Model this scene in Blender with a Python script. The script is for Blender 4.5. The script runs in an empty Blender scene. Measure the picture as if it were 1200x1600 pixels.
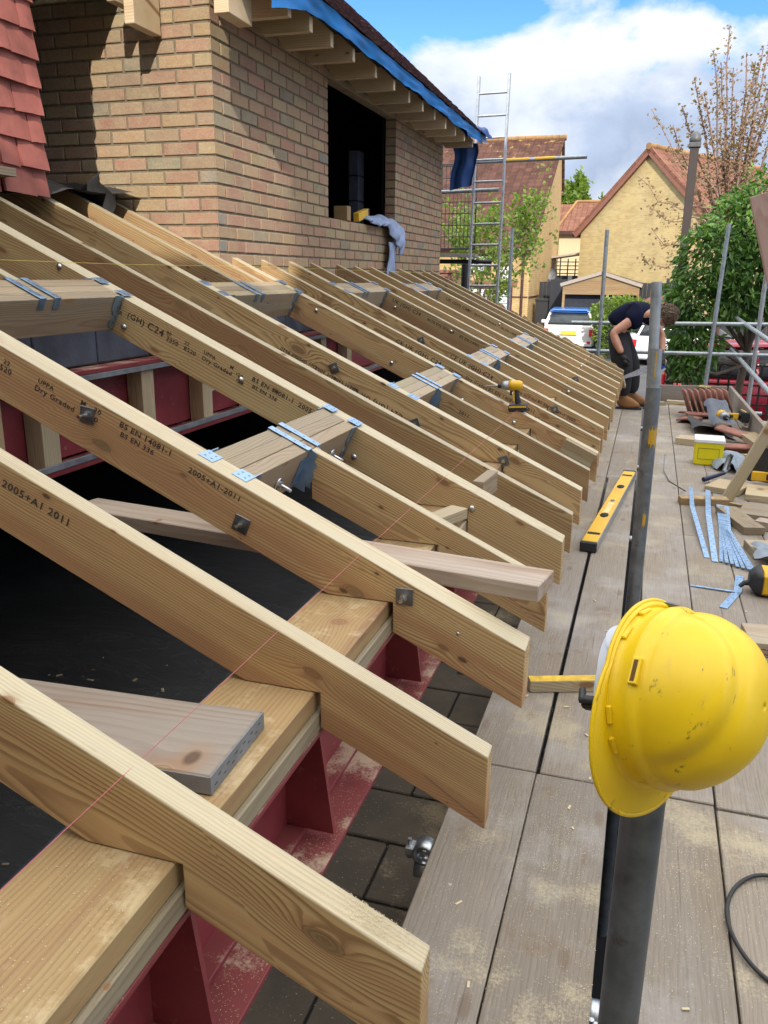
import bpy, bmesh, math, random
import numpy as np
from mathutils import Matrix, Vector, noise as mnoise
random.seed(7); RNG = np.random.default_rng(11)
SC = bpy.context.scene; COL = SC.collection
R = math.radians
# ------------------------------------------------------------------ camera, sky, sun, exposure
cam = bpy.data.objects.new('camera', bpy.data.cameras.new('camera')); COL.objects.link(cam)
cam.data.sensor_fit = 'VERTICAL'; cam.data.sensor_height = 36.0; cam.data.lens = 1285.0/1600*36
cam.data.clip_start = 0.02; cam.data.clip_end = 3000
_r = Vector((0.95366501, 0.30066035, 0.01124314)); _d = Vector((0.09369145, -0.26125439, -0.96071227)); _f = Vector((-0.28591077, 0.91725106, -0.27731847))
cam.matrix_world = Matrix(((_r.x, -_d.x, -_f.x, 0), (_r.y, -_d.y, -_f.y, 0), (_r.z, -_d.z, -_f.z, 1.5), (0, 0, 0, 1)))
SC.camera = cam
SUN_EL, SUN_AZ = R(32), R(160)          # azimuth clockwise from +Y
SUN_STRENGTH, SKY_STRENGTH = 2.0, 0.15
world = bpy.data.worlds.new('World'); SC.world = world; world.use_nodes = True
sun = bpy.data.objects.new('sun', bpy.data.lights.new('sun', 'SUN')); COL.objects.link(sun)
sun.data.energy = SUN_STRENGTH; sun.data.angle = R(0.5); sun.data.color = (1.0, 0.93, 0.82)
_s = Vector((math.sin(SUN_AZ)*math.cos(SUN_EL), math.cos(SUN_AZ)*math.cos(SUN_EL), math.sin(SUN_EL)))
sun.rotation_euler = _s.to_track_quat('Z', 'Y').to_euler()
SC.view_settings.view_transform = 'Standard'; SC.view_settings.look = 'None'
SC.view_settings.exposure = 1.35; SC.view_settings.gamma = 1.0

# ------------------------------------------------------------------ node helpers
class NT:
    def __init__(self, nt): self.nt = nt; self.n = nt.nodes; self.l = nt.links
    def new(self, t, **kw):
        n = self.n.new(t)
        for k, v in kw.items(): setattr(n, k, v)
        return n
    def put(self, sock, v):
        if v is None: return
        if isinstance(v, bpy.types.NodeSocket): self.l.new(v, sock)
        else:
            if sock.type == 'RGBA' and not hasattr(v, '__len__'): v = (v, v, v, 1)
            if sock.type == 'RGBA' and len(v) == 3: v = (*v, 1)
            if sock.type == 'VECTOR' and not hasattr(v, '__len__'): v = (v, v, v)
            sock.default_value = v
    def math(self, op, a, b=None, c=None, clamp=False):
        n = self.new('ShaderNodeMath', operation=op, use_clamp=clamp)
        self.put(n.inputs[0], a); self.put(n.inputs[1], b); self.put(n.inputs[2], c); return n.outputs[0]
    def vmath(self, op, a, b=None):
        n = self.new('ShaderNodeVectorMath', operation=op); self.put(n.inputs[0], a); self.put(n.inputs[1], b)
        return n.outputs['Value'] if op in ('LENGTH', 'DOT_PRODUCT', 'DISTANCE') else n.outputs[0]
    def mix(self, f, a, b, mode='MIX'):
        n = self.new('ShaderNodeMix', data_type='RGBA', blend_type=mode); n.clamp_factor = True
        self.put(n.inputs[0], f); self.put(n.inputs[6], a); self.put(n.inputs[7], b); return n.outputs[2]
    def ramp(self, f, stops, interp='LINEAR'):
        n = self.new('ShaderNodeValToRGB'); n.color_ramp.interpolation = interp; e = n.color_ramp.elements
        while len(e) > 1: e.remove(e[-1])
        for i, (p, c) in enumerate(stops):
            if not hasattr(c, '__len__'): c = (c, c, c)
            x = e[0] if i == 0 else e.new(p)
            x.position = p; x.color = (*c, 1) if len(c) == 3 else c
        self.put(n.inputs[0], f); return n.outputs[0]
    def rng(self, v, a, b, c=0.0, d=1.0):
        n = self.new('ShaderNodeMapRange'); n.clamp = True
        self.put(n.inputs[0], v); n.inputs[1].default_value = a; n.inputs[2].default_value = b; n.inputs[3].default_value = c; n.inputs[4].default_value = d
        return n.outputs[0]
    def noise(self, v, scale=1.0, detail=3.0, rough=0.55, dist=0.0):
        n = self.new('ShaderNodeTexNoise'); self.put(n.inputs['Vector'], v)
        n.inputs['Scale'].default_value = scale; n.inputs['Detail'].default_value = detail
        n.inputs['Roughness'].default_value = rough; n.inputs['Distortion'].default_value = dist
        return n.outputs['Fac']
    def voro(self, v, scale=1.0, feature='F1', rnd=1.0, dim='3D'):
        n = self.new('ShaderNodeTexVoronoi', feature=feature, voronoi_dimensions=dim); self.put(n.inputs['Vector'], v)
        n.inputs['Scale'].default_value = scale; n.inputs['Randomness'].default_value = rnd
        return n
    def sep(self, v):
        n = self.new('ShaderNodeSeparateXYZ'); self.put(n.inputs[0], v); return n.outputs
    def com(self, x, y, z):
        n = self.new('ShaderNodeCombineXYZ'); self.put(n.inputs[0], x); self.put(n.inputs[1], y); self.put(n.inputs[2], z); return n.outputs[0]
    def scale(self, v, s): return self.vmath('MULTIPLY', v, s)
    def obj(self): return self.new('ShaderNodeTexCoord').outputs['Object']
    def pos(self): return self.new('ShaderNodeNewGeometry').outputs['Position']
    def rand(self): return self.new('ShaderNodeObjectInfo').outputs['Random']
    def bump(self, h, strength=0.3, dist=0.01):
        n = self.new('ShaderNodeBump'); n.inputs['Strength'].default_value = strength; n.inputs['Distance'].default_value = dist
        self.put(n.inputs['Height'], h); return n.outputs[0]
MATS = {}
def newmat(name):
    m = bpy.data.materials.new(name); m.use_nodes = True; MATS[name] = m
    t = NT(m.node_tree); b = t.n['Principled BSDF']; return m, t, b
def setp(t, b, color=None, rough=None, metal=None, normal=None, **kw):
    t.put(b.inputs['Base Color'], color); t.put(b.inputs['Roughness'], rough); t.put(b.inputs['Metallic'], metal)
    if normal is not None: t.put(b.inputs['Normal'], normal)
    for k, v in kw.items(): t.put(b.inputs[k.replace('_', ' ')], v)
def simple(name, color, rough=0.6, metal=0.0, var=0.15, vscale=8.0, bump=0.0, bscale=40.0, **kw):
    """plain painted / plastic / fabric material with a little uneven wear"""
    m, t, b = newmat(name); v = t.obj()
    n = t.noise(v, vscale, 5, 0.6)
    c = t.mix(t.rng(n, 0.3, 0.7), [x*(1-var) for x in color], [min(1, x*(1+var)) for x in color])
    setp(t, b, c, t.rng(n, 0.25, 0.75, max(0.02, rough-0.1), min(1, rough+0.1)), metal, t.bump(t.noise(v, bscale, 4), bump, 0.004) if bump else None, **kw)
    return m

def wood(name, light, dark, ring=0.0055, knots=1.0, rough=0.7, contrast=0.75, green=(0.40, 0.36, 0.17), orange=(0.50, 0.27, 0.10), dust=0.0, heart=(0.30, 0.16, 0.08), top_pale=0.0):
    """sawn softwood: growth rings round a pith that lies outside the piece (local X = length)"""
    m, t, b = newmat(name); v = t.obj(); rd = t.rand()
    r2 = t.math('FRACT', t.math('MULTIPLY', rd, 91.7)); r3 = t.math('FRACT', t.math('MULTIPLY', rd, 373.3))
    P = t.vmath('ADD', v, t.com(t.math('MULTIPLY', rd, 53.0), 0.0, t.math('MULTIPLY', r2, 7.0)))
    x, y, z = t.sep(v)
    y0 = t.rng(r2, 0, 1, -0.11, 0.11); z0 = t.rng(r3, 0, 1, -0.16, 0.05)
    nz = t.math('MULTIPLY', t.math('SUBTRACT', t.noise(t.scale(P, (1.1, 7, 7)), 1.0, 3, 0.5), 0.5), 0.05)
    px_, py_, pz_ = t.sep(P); vo = t.voro(t.com(t.math('MULTIPLY', px_, 2.4), t.math('MULTIPLY', t.math('ADD', pz_, t.math('MULTIPLY', py_, 0.35)), 6.0), 0.0), 1.0, dim='2D')
    d = vo.outputs['Distance']; cr = t.sep(vo.outputs['Color'])[0]
    rad = t.math('MULTIPLY', t.rng(cr, 0.30, 1.0, 0.0, 0.105), knots)
    bulge = t.math('MULTIPLY', t.math('POWER', 2.718, t.math('MULTIPLY', d, -5.5)), t.math('MULTIPLY', rad, 0.55))
    dy = t.math('SUBTRACT', y, y0); dz = t.math('SUBTRACT', z, z0)
    rr = t.math('SQRT', t.math('ADD', t.math('MULTIPLY', dy, dy), t.math('MULTIPLY', dz, dz)))
    rr = t.math('ADD', t.math('ADD', rr, nz), t.math('ADD', bulge, t.math('MULTIPLY', x, t.rng(r3, 0, 1, -0.012, 0.012))))
    s = t.math('FRACT', t.math('DIVIDE', rr, t.rng(t.math('FRACT', t.math('MULTIPLY', rd, 733.1)), 0, 1, ring*0.8, ring*2.0)))
    late = t.ramp(s, [(0.0, 0.0), (0.45, 0.2), (0.78, 1.0), (0.96, 0.8), (1.0, 0.0)])
    late = t.math('MULTIPLY', late, t.rng(t.noise(t.scale(P, (2, 18, 18)), 1.0, 2), 0.25, 0.7, 0.45, 1.0))
    base = t.mix(t.math('MULTIPLY', late, contrast), light, dark)
    base = t.mix(t.rng(t.noise(t.scale(P, (0.9, 5, 5)), 1.0, 3), 0.5, 0.75, 0, 0.55), base, green, 'MIX')
    base = t.mix(t.math('MULTIPLY', t.rng(t.noise(t.scale(P, (0.7, 4, 6)), 1.3, 3), 0.48, 0.75, 0.0, 0.6), t.rng(r2, 0, 1, 0.2, 1.0)), base, orange)
    # reddish heartwood in streaks along part of the face
    hw = t.rng(t.math('ADD', t.noise(t.scale(P, (0.5, 9, 9)), 1.0, 4, 0.6), t.math('MULTIPLY', z, -1.1)), 0.54, 0.66, 0, 0.85)
    base = t.mix(t.math('MULTIPLY', hw, t.rng(r3, 0.0, 1.0, 0.3, 1.0)), base, t.mix(t.math('MULTIPLY', late, 0.6), heart, [k*0.55 for k in heart]))
    if top_pale:                                      # sky-lit paleness of the narrow top edge, put into the colour with sapwood
        se = t.math('MULTIPLY', t.math('GREATER_THAN', z, -0.0035), t.rng(t.noise(t.scale(P, (0.8, 20, 20)), 1.0, 4), 0.25, 0.6, top_pale*0.55, top_pale))
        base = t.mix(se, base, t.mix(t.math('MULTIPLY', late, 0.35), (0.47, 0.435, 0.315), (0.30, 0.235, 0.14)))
    fib = t.noise(t.scale(P, (7, 260, 260)), 1.0, 3, 0.6)
    base = t.mix(1.0, base, t.rng(fib, 0.2, 0.8, 0.84, 1.1), 'MULTIPLY')
    base = t.mix(1.0, base, t.rng(rd, 0, 1, 0.72, 1.12), 'MULTIPLY')
    kd = t.math('DIVIDE', d, t.math('MAXIMUM', rad, 0.0005))
    kn = t.math('ADD', kd, t.math('MULTIPLY', t.noise(t.scale(P, (30, 30, 60)), 1.0, 3), 0.35))
    kring = t.math('MULTIPLY', t.math('ADD', t.math('SINE', t.math('MULTIPLY', kn, 17.0)), 1.0), 0.5)
    kcol = t.mix(kring, (0.27, 0.155, 0.07), (0.15, 0.078, 0.033))
    kcol = t.mix(t.math('MULTIPLY', t.math('GREATER_THAN', cr, 0.86), 0.6), kcol, t.mix(kring, (0.25, 0.235, 0.12), (0.13, 0.125, 0.06)))
    kcol = t.mix(t.rng(kn, 0.18, 0.34, 0.85, 0.0), kcol, (0.06, 0.03, 0.016))
    base = t.mix(t.rng(kn, 0.95, 1.15, 1.0, 0.0), base, kcol)
    base = t.mix(t.math('MULTIPLY', t.rng(t.math('ABSOLUTE', t.math('SUBTRACT', kn, 1.10)), 0.0, 0.09, 0.75, 0.0), t.math('GREATER_THAN', rad, 0.01)), base, (0.10, 0.05, 0.022))
    base = t.mix(t.math('MULTIPLY', t.rng(kd, 1.0, 2.0, 0.45, 0.0), t.math('GREATER_THAN', rad, 0.01)), base, (0.31, 0.17, 0.08))
    # small dark pin knots
    v2 = t.voro(t.com(t.math('MULTIPLY', px_, 4.3), t.math('MULTIPLY', t.math('ADD', pz_, t.math('MULTIPLY', py_, 0.3)), 9.0), 0.0), 1.0, dim='2D')
    r2k = t.math('MULTIPLY', t.rng(t.sep(v2.outputs['Color'])[1], 0.62, 1.0, 0.0, 0.085), knots)
    pk = t.rng(t.math('DIVIDE', v2.outputs['Distance'], t.math('MAXIMUM', r2k, 0.0005)), 0.6, 1.1, 0.85, 0.0)
    base = t.mix(t.math('MULTIPLY', t.rng(t.math('DIVIDE', v2.outputs['Distance'], t.math('MAXIMUM', r2k, 0.0005)), 1.0, 2.6, 0.4, 0.0), t.math('GREATER_THAN', r2k, 0.006)), base, (0.30, 0.16, 0.07))
    base = t.mix(t.math('MULTIPLY', pk, t.math('GREATER_THAN', r2k, 0.006)), base, (0.075, 0.038, 0.018))
    st = t.rng(t.noise(t.scale(P, (3, 14, 14)), 2.0, 6, 0.7), 0.66, 0.8, 0, 0.5)
    base = t.mix(st, base, (0.20, 0.14, 0.085))
    if dust:
        dn = t.noise(t.pos(), 7.0, 8, 0.75)
        nzl = t.math('MAXIMUM', t.sep(t.new('ShaderNodeNewGeometry').outputs['Normal'])[2], 0.0)
        base = t.mix(t.math('MULTIPLY', t.rng(dn, 0.52, 0.62, 0, dust), nzl), base, (0.66, 0.56, 0.36))
    h = t.math('ADD', t.math('MULTIPLY', late, -0.5), t.math('MULTIPLY', fib, 0.6))
    setp(t, b, base, t.rng(fib, 0.2, 0.8, rough-0.2, rough+0.05), 0.0, t.bump(h, 0.25, 0.002))
    b.inputs['Specular IOR Level'].default_value = 0.55
    return m
def metal(name, color, rough=0.38, var=0.25, mt=0.9, spots=None):
    m, t, b = newmat(name); v = t.obj()
    n = t.noise(v, 22.0, 6, 0.65); w = t.voro(v, 60.0)
    c = t.mix(t.rng(n, 0.3, 0.7), [x*(1-var) for x in color], [min(1, x*(1+var)) for x in color])
    c = t.mix(t.rng(t.sep(w.outputs['Color'])[0], 0, 1, 0.0, 0.25), c, [x*0.7 for x in color])
    if spots:
        c = t.mix(t.rng(t.noise(v, 9.0, 8, 0.75), 0.6, 0.68), c, spots)
    setp(t, b, c, t.rng(n, 0.25, 0.75, rough-0.1, rough+0.15), mt, t.bump(n, 0.12, 0.002)); return m
# ------------------------------------------------------------------ materials
W_RAFTER = wood('sawn_rafter_timber', (0.555, 0.395, 0.19), (0.205, 0.11, 0.045), contrast=1.0, green=(0.51, 0.44, 0.23), orange=(0.50, 0.29, 0.13), heart=(0.40, 0.215, 0.105), dust=0.12, top_pale=0.9)
W_PLATE = wood('planed_plate_timber', (0.40, 0.275, 0.130), (0.25, 0.145, 0.058), ring=0.007, rough=0.85, knots=0.8, orange=(0.38, 0.24, 0.10), dust=0.35)
W_GREYPLATE = wood('grey_plate_timber', (0.40, 0.34, 0.25), (0.25, 0.20, 0.14), ring=0.006, knots=0.6, orange=(0.36, 0.27, 0.17))
W_HEADER = wood('header_timber', (0.37, 0.30, 0.20), (0.21, 0.15, 0.09), ring=0.004, knots=0.6, orange=(0.40, 0.26, 0.16))
W_PALE = wood('pale_board_timber', (0.43, 0.36, 0.295), (0.27, 0.195, 0.145), ring=0.011, knots=1.0, contrast=0.5, orange=(0.42, 0.31, 0.24), green=(0.40, 0.36, 0.31))
W_OLD = wood('offcut_timber', (0.50, 0.42, 0.28), (0.30, 0.22, 0.12), knots=1.0)
W_BOARD = wood('weathered_short_board', (0.365, 0.31, 0.255), (0.225, 0.165, 0.125), ring=0.010, knots=1.0, contrast=0.6, orange=(0.35, 0.26, 0.20), green=(0.34, 0.31, 0.28))
W_PINK = wood('weathered_red_board', (0.48, 0.33, 0.28), (0.34, 0.19, 0.15), knots=0.5, orange=(0.44, 0.26, 0.2), green=(0.45, 0.34, 0.30))
W_EAVES = wood('eaves_timber', (0.62, 0.50, 0.34), (0.40, 0.28, 0.16), knots=0.7)
W_FAR = wood('garage_cladding_timber', (0.33, 0.205, 0.09), (0.22, 0.125, 0.05), ring=0.05)

def deckwood():
    m, t, b = newmat('weathered_deck_board'); v = t.obj(); rd = t.rand(); g = t.pos()
    P = t.vmath('ADD', v, t.com(t.math('MULTIPLY', rd, 41.0), 0.0, 0.0)); x, y, z = t.sep(v)
    n1 = t.noise(t.scale(P, (1.2, 6, 6)), 1.0, 5, 0.6)
    rr = t.math('ADD', t.math('ADD', y, t.math('MULTIPLY', n1, 0.11)), t.math('MULTIPLY', x, 0.006))
    s = t.math('FRACT', t.math('DIVIDE', rr, 0.011))
    late = t.ramp(s, [(0, 0), (0.6, 0.3), (0.9, 1), (1, 0)])
    c = t.mix(t.math('MULTIPLY', late, 0.32), (0.27, 0.237, 0.197), (0.145, 0.118, 0.092))
    c = t.mix(t.rng(t.noise(t.scale(P, (0.6, 3, 3)), 1.0, 4), 0.42, 0.68, 0, 0.8), c, (0.27, 0.246, 0.232))
    c = t.mix(t.rng(t.noise(t.scale(P, (1.0, 4, 4)), 1.7, 5), 0.52, 0.72, 0, 0.6), c, (0.24, 0.19, 0.135))
    c = t.mix(1.0, c, t.rng(t.noise(t.scale(P, (9, 190, 190)), 1.0, 3), 0.2, 0.8, 0.82, 1.12), 'MULTIPLY')
    c = t.mix(1.0, c, t.rng(rd, 0, 1, 0.88, 1.1), 'MULTIPLY')
    px_, py_, pz_ = t.sep(P); vo = t.voro(t.com(t.math('MULTIPLY', px_, 2.2), t.math('MULTIPLY', py_, 5.5), 0.0), 1.0, dim='2D')
    kd = vo.outputs['Distance']; kr = t.sep(vo.outputs['Color'])[1]
    c = t.mix(t.math('MULTIPLY', t.rng(kd, 0.05, 0.10, 0.6, 0.0), t.math('GREATER_THAN', kr, 0.45)), c, (0.17, 0.125, 0.09))
    # checks (splits), dirt and trodden stains
    ck = t.noise(t.scale(P, (1.6, 90, 1)), 1.0, 2, 0.4)
    c = t.mix(t.rng(ck, 0.70, 0.74, 0, 0.7), c, (0.14, 0.11, 0.085))
    st = t.noise(g, 4.2, 7, 0.7)
    c = t.mix(t.rng(st, 0.60, 0.68, 0, 0.6), c, (0.185, 0.13, 0.085))
    c = t.mix(t.rng(t.noise(g, 55.0, 3, 0.6), 0.70, 0.74, 0, 0.6), c, (0.12, 0.095, 0.08))
    # old plaster and cement bloom, white splashes
    wb = t.math('ADD', t.noise(g, 1.9, 7, 0.68), t.math('MULTIPLY', t.noise(t.scale(P, (5, 60, 5)), 1.0, 3), 0.18))
    c = t.mix(t.rng(wb, 0.60, 0.74, 0, 0.62), c, (0.35, 0.337, 0.328))
    c = t.mix(t.rng(t.noise(g, 24.0, 3, 0.5), 0.74, 0.76, 0, 0.75), c, (0.52, 0.50, 0.48))
    # fresh sawdust lying in drifts
    px, py, pz = t.sep(g)
    near = t.rng(py, 3.0, 1.2, 0.0, 1.0)
    dn = t.math('ADD', t.noise(g, 2.6, 4, 0.6), t.math('MULTIPLY', t.noise(g, 120.0, 4, 0.7), 0.35))
    dm = t.math('MULTIPLY', t.rng(dn, 0.72, 0.84, 0, 0.85), t.rng(near, 0, 1, 0.35, 1.0))
    c = t.mix(dm, c, (0.50, 0.44, 0.30))
    h = t.math('ADD', t.math('MULTIPLY', late, -0.4), t.math('ADD', t.math('MULTIPLY', ck, -0.6), t.math('MULTIPLY', dm, 0.5)))
    setp(t, b, c, 0.85, 0.0, t.bump(h, 0.35, 0.003)); b.inputs['Specular IOR Level'].default_value = 0.2
    return m
M_DECK = deckwood()
M_GALV = metal('galvanised_steel', (0.50, 0.54, 0.58), 0.36, 0.2)
M_STRAP = metal('sky_tinted_zinc', (0.31, 0.47, 0.70), 0.36, 0.15, 0.9)  # blue of the reflected sky is put into the base colour
M_TUBE = metal('scaffold_tube', (0.36, 0.40, 0.43), 0.48, 0.25, 0.75, spots=(0.20, 0.19, 0.18))
M_MIDTUBE = metal('mid_scaffold_tube', (0.215, 0.24, 0.265), 0.42, 0.3, 0.7, spots=(0.13, 0.12, 0.115))
M_DARKTUBE = metal('dark_scaffold_tube', (0.14, 0.16, 0.18), 0.45, 0.3, 0.7, spots=(0.10, 0.09, 0.085))
M_ALU = metal('ladder_aluminium', (0.46, 0.49, 0.52), 0.42, 0.12, 0.8)
M_BOLT = metal('bright_zinc', (0.62, 0.64, 0.66), 0.25, 0.1, 1.0)
M_STEELDARK = metal('washer_steel', (0.22, 0.24, 0.26), 0.4, 0.2, 0.9)
M_INK = simple('stamp_ink', (0.055, 0.045, 0.042), 0.9, var=0.5, vscale=90)
M_PENCIL = simple('pencil_line', (0.10, 0.09, 0.085), 0.8)
def redsteel():
    m, t, b = newmat('red_oxide_steel'); v = t.obj(); g = t.pos()
    n = t.noise(v, 6.0, 6, 0.65)
    c = t.mix(t.rng(n, 0.3, 0.7), (0.155, 0.022, 0.032), (0.235, 0.034, 0.042))
    c = t.mix(t.rng(t.noise(v, 30.0, 6, 0.7), 0.62, 0.7, 0, 0.8), c, (0.30, 0.16, 0.12))
    nz = t.math('MAXIMUM', t.sep(t.new('ShaderNodeNewGeometry').outputs['Normal'])[2], 0.0)
    dn = t.math('ADD', t.noise(g, 5.0, 4, 0.6), t.math('MULTIPLY', t.noise(g, 140.0, 4, 0.7), 0.35))
    c = t.mix(t.math('MULTIPLY', t.rng(dn, 0.68, 0.80, 0.05, 0.85), t.math('MULTIPLY', nz, nz)), c, (0.56, 0.45, 0.33))
    setp(t, b, c, t.rng(n, 0.3, 0.7, 0.38, 0.6), 0.0, t.bump(t.noise(v, 60.0, 4), 0.1, 0.002)); return m
M_RED = redsteel()
def brickmat():
    m, t, b = newmat('multi_stock_brick'); a = t.new('ShaderNodeAttribute', attribute_name='tint').outputs['Color']; g = t.pos()
    n = t.noise(g, 14.0, 6, 0.65); f = t.noise(g, 90.0, 5, 0.65)
    c = t.mix(t.rng(t.noise(g, 9.0, 4, 0.6), 0.40, 0.66, 0, 0.6), a, (0.375, 0.30, 0.195))
    c = t.mix(t.rng(n, 0.5, 0.7, 0, 0.45), c, (0.345, 0.19, 0.135))
    c = t.mix(1.0, c, t.rng(f, 0.2, 0.8, 0.75, 1.2), 'MULTIPLY')
    c = t.mix(t.rng(t.noise(g, 45.0, 6, 0.7), 0.64, 0.74, 0, 0.5), c, (0.50, 0.44, 0.36))
    c = t.mix(t.rng(t.noise(g, 30.0, 5, 0.7), 0.66, 0.74, 0, 0.6), c, (0.16, 0.12, 0.10))
    h = t.math('ADD', f, t.math('MULTIPLY', n, 0.6))
    setp(t, b, c, 0.92, 0.0, t.bump(h, 0.55, 0.006)); b.inputs['Specular IOR Level'].default_value = 0.2; return m
M_BRICK = brickmat()
M_MORTAR = simple('lime_mortar', (0.185, 0.155, 0.105), 0.95, var=0.3, vscale=30, bump=0.5, bscale=160)
def housebrick(name, c1, c2, mortar):
    m, t, b = newmat(name); x, y, z = t.sep(t.obj())
    br = t.new('ShaderNodeTexBrick'); t.put(br.inputs['Vector'], t.com(t.math('ADD', x, y), z, 0.0))
    for k, v in (('Color1', (*c1, 1)), ('Color2', (*c2, 1)), ('Mortar', (*mortar, 1))): br.inputs[k].default_value = v
    br.inputs['Scale'].default_value = 1.0; br.inputs['Brick Width'].default_value = 0.225; br.inputs['Row Height'].default_value = 0.075
    br.inputs['Mortar Size'].default_value = 0.007; br.inputs['Mortar Smooth'].default_value = 0.2; br.inputs['Bias'].default_value = -0.1
    c = t.mix(1.0, br.outputs['Color'], t.rng(t.noise(t.obj(), 1.3, 6, 0.6), 0.3, 0.7, 0.86, 1.1), 'MULTIPLY')
    c = t.mix(t.rng(t.noise(t.com(t.math('MULTIPLY', t.math('ADD', x, y), 4.4), t.math('MULTIPLY', z, 13.3), 0.0), 1.0, 1), 0.55, 0.75, 0, 0.5), c, [k*0.72 for k in c2])
    setp(t, b, c, 0.9, 0.0, t.bump(br.outputs['Fac'], -0.3, 0.006)); return m
M_YBRICK = housebrick('yellow_house_brick', (0.53, 0.37, 0.165), (0.47, 0.315, 0.125), (0.32, 0.23, 0.12))
M_YBRICK2 = housebrick('buff_gable_brick', (0.50, 0.385, 0.175), (0.42, 0.31, 0.135), (0.46, 0.38, 0.23))
M_CREAM = simple('cream_render', (0.60, 0.47, 0.28), 0.9, var=0.06, vscale=2)
def tilemat(name, ca, cb, w, h, lichen=0.0):
    """interlocking roof tiles; local x along the eaves, y up the slope"""
    m, t, b = newmat(name); x, y, z = t.sep(t.obj())
    fx = t.math('FRACT', t.math('DIVIDE', x, w)); fy = t.math('FRACT', t.math('DIVIDE', y, h))
    ix = t.math('FLOOR', t.math('DIVIDE', x, w)); iy = t.math('FLOOR', t.math('DIVIDE', y, h))
    wn = t.new('ShaderNodeTexWhiteNoise', noise_dimensions='2D'); t.put(wn.inputs[0], t.com(ix, iy, 0.0))
    c = t.mix(wn.outputs[0], ca, cb)
    roll = t.math('SINE', t.math('MULTIPLY', fx, 2*math.pi))
    edge = t.rng(fy, 0.0, 0.14, 0.0, 1.0)
    c = t.mix(1.0, c, t.rng(t.noise(t.obj(), 2.0, 6, 0.65), 0.3, 0.7, 0.75, 1.15), 'MULTIPLY')
    if lichen: c = t.mix(t.rng(t.math('ADD', t.noise(t.obj(), 3.0, 6, 0.7), t.math('MULTIPLY', y, lichen)), 0.72, 0.86, 0, 0.8), c, (0.50, 0.33, 0.08))
    hgt = t.math('ADD', t.math('MULTIPLY', roll, 0.5), t.math('MULTIPLY', edge, -1.0))
    setp(t, b, c, 0.9, 0.0, t.bump(hgt, 1.0, 0.06)); b.inputs['Specular IOR Level'].default_value = 0.15; return m
M_ROOF = tilemat('brown_pantile', (0.072, 0.034, 0.026), (0.118, 0.056, 0.042), 0.30, 0.34, 0.016)
M_ROOF2 = tilemat('red_pantile', (0.19, 0.085, 0.058), (0.24, 0.115, 0.075), 0.30, 0.34, 0.0)
M_DORMERTILE = tilemat('dormer_roof_tile', (0.105, 0.058, 0.062), (0.16, 0.085, 0.085), 0.17, 0.10, 0.0)
M_CLAY = simple('red_clay_tile', (0.285, 0.088, 0.070), 0.75, var=0.35, vscale=5, bump=0.15, bscale=60)
M_CLAY2 = simple('weathered_clay_tile', (0.27, 0.115, 0.085), 0.8, var=0.25, vscale=12, bump=0.2)
M_VERGE = simple('terracotta_verge', (0.235, 0.10, 0.07), 0.8, var=0.12)
M_BLUE = simple('blue_breather_membrane', (0.002, 0.200, 0.60), 0.6, var=0.2, vscale=6, bump=0.25, bscale=9)
M_NAVYSHEET = simple('dark_blue_sheet', (0.004, 0.055, 0.23), 0.5, var=0.25, vscale=6, bump=0.25, bscale=9)
M_FELT = simple('black_felt', (0.035, 0.034, 0.036), 0.75, var=0.35, vscale=8, bump=0.3, bscale=25)
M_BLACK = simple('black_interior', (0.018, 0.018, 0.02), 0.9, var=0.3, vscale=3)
def dpmmat():
    m, t, b = newmat('black_membrane_floor'); g = t.pos(); x, y, z = t.sep(g)
    cr = t.noise(t.com(t.math('MULTIPLY', x, 1.2), t.math('MULTIPLY', y, 3.5), 0.0), 1.0, 6, 0.65, 1.2)
    ridge = t.rng(t.math('ABSOLUTE', t.math('SUBTRACT', cr, 0.5)), 0.0, 0.012, 1.0, 0.0)
    c = t.mix(t.rng(t.noise(g, 0.9, 4, 0.6), 0.3, 0.7), (0.026, 0.028, 0.032), (0.047, 0.049, 0.054))
    c = t.mix(t.math('MULTIPLY', ridge, 0.35), c, (0.11, 0.11, 0.115))
    c = t.mix(t.rng(t.noise(g, 38.0, 5, 0.75), 0.66, 0.72, 0, 0.5), c, (0.17, 0.155, 0.135))
    c = t.mix(t.rng(t.noise(g, 3.0, 8, 0.8), 0.62, 0.70, 0, 0.25), c, (0.14, 0.13, 0.12))
    setp(t, b, c, 0.55, 0.0, t.bump(t.math('ADD', cr, t.math('MULTIPLY', ridge, 0.2)), 0.5, 0.05)); return m
M_DPM = dpmmat()
M_BLOCK = simple('dark_dense_block', (0.052, 0.060, 0.085), 0.85, var=0.35, vscale=9, bump=0.3, bscale=50)
M_GREYMETAL = simple('grey_flange_edge', (0.165, 0.18, 0.20), 0.55, var=0.3, vscale=14)
M_PLASTICY = None
def helmetmat():
    m, t, b = newmat('yellow_helmet_shell'); v = t.obj()
    n = t.noise(v, 9.0, 6, 0.65)
    c = t.mix(t.rng(n, 0.35, 0.7), (0.80, 0.56, 0.004), (0.74, 0.50, 0.004))
    sc = t.noise(t.scale(v, (14, 50, 30)), 1.0, 7, 0.72)
    c = t.mix(t.rng(sc, 0.605, 0.645, 0, 0.7), c, (0.10, 0.075, 0.03))
    c = t.mix(t.rng(t.noise(t.scale(v, (14, 14, 30)), 1.0, 8, 0.7), 0.60, 0.74, 0, 0.45), c, (0.52, 0.38, 0.10))
    c = t.mix(t.rng(t.noise(v, 170.0, 3, 0.6), 0.70, 0.74, 0, 0.5), c, (0.35, 0.25, 0.06))
    setp(t, b, c, t.rng(n, 0.3, 0.7, 0.30, 0.50), 0.0, t.bump(t.noise(v, 120.0, 4), 0.05, 0.001)); return m
M_HELMET = helmetmat()
M_YELLOW = simple('tool_yellow', (0.72, 0.42, 0.012), 0.4, var=0.08)
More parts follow.
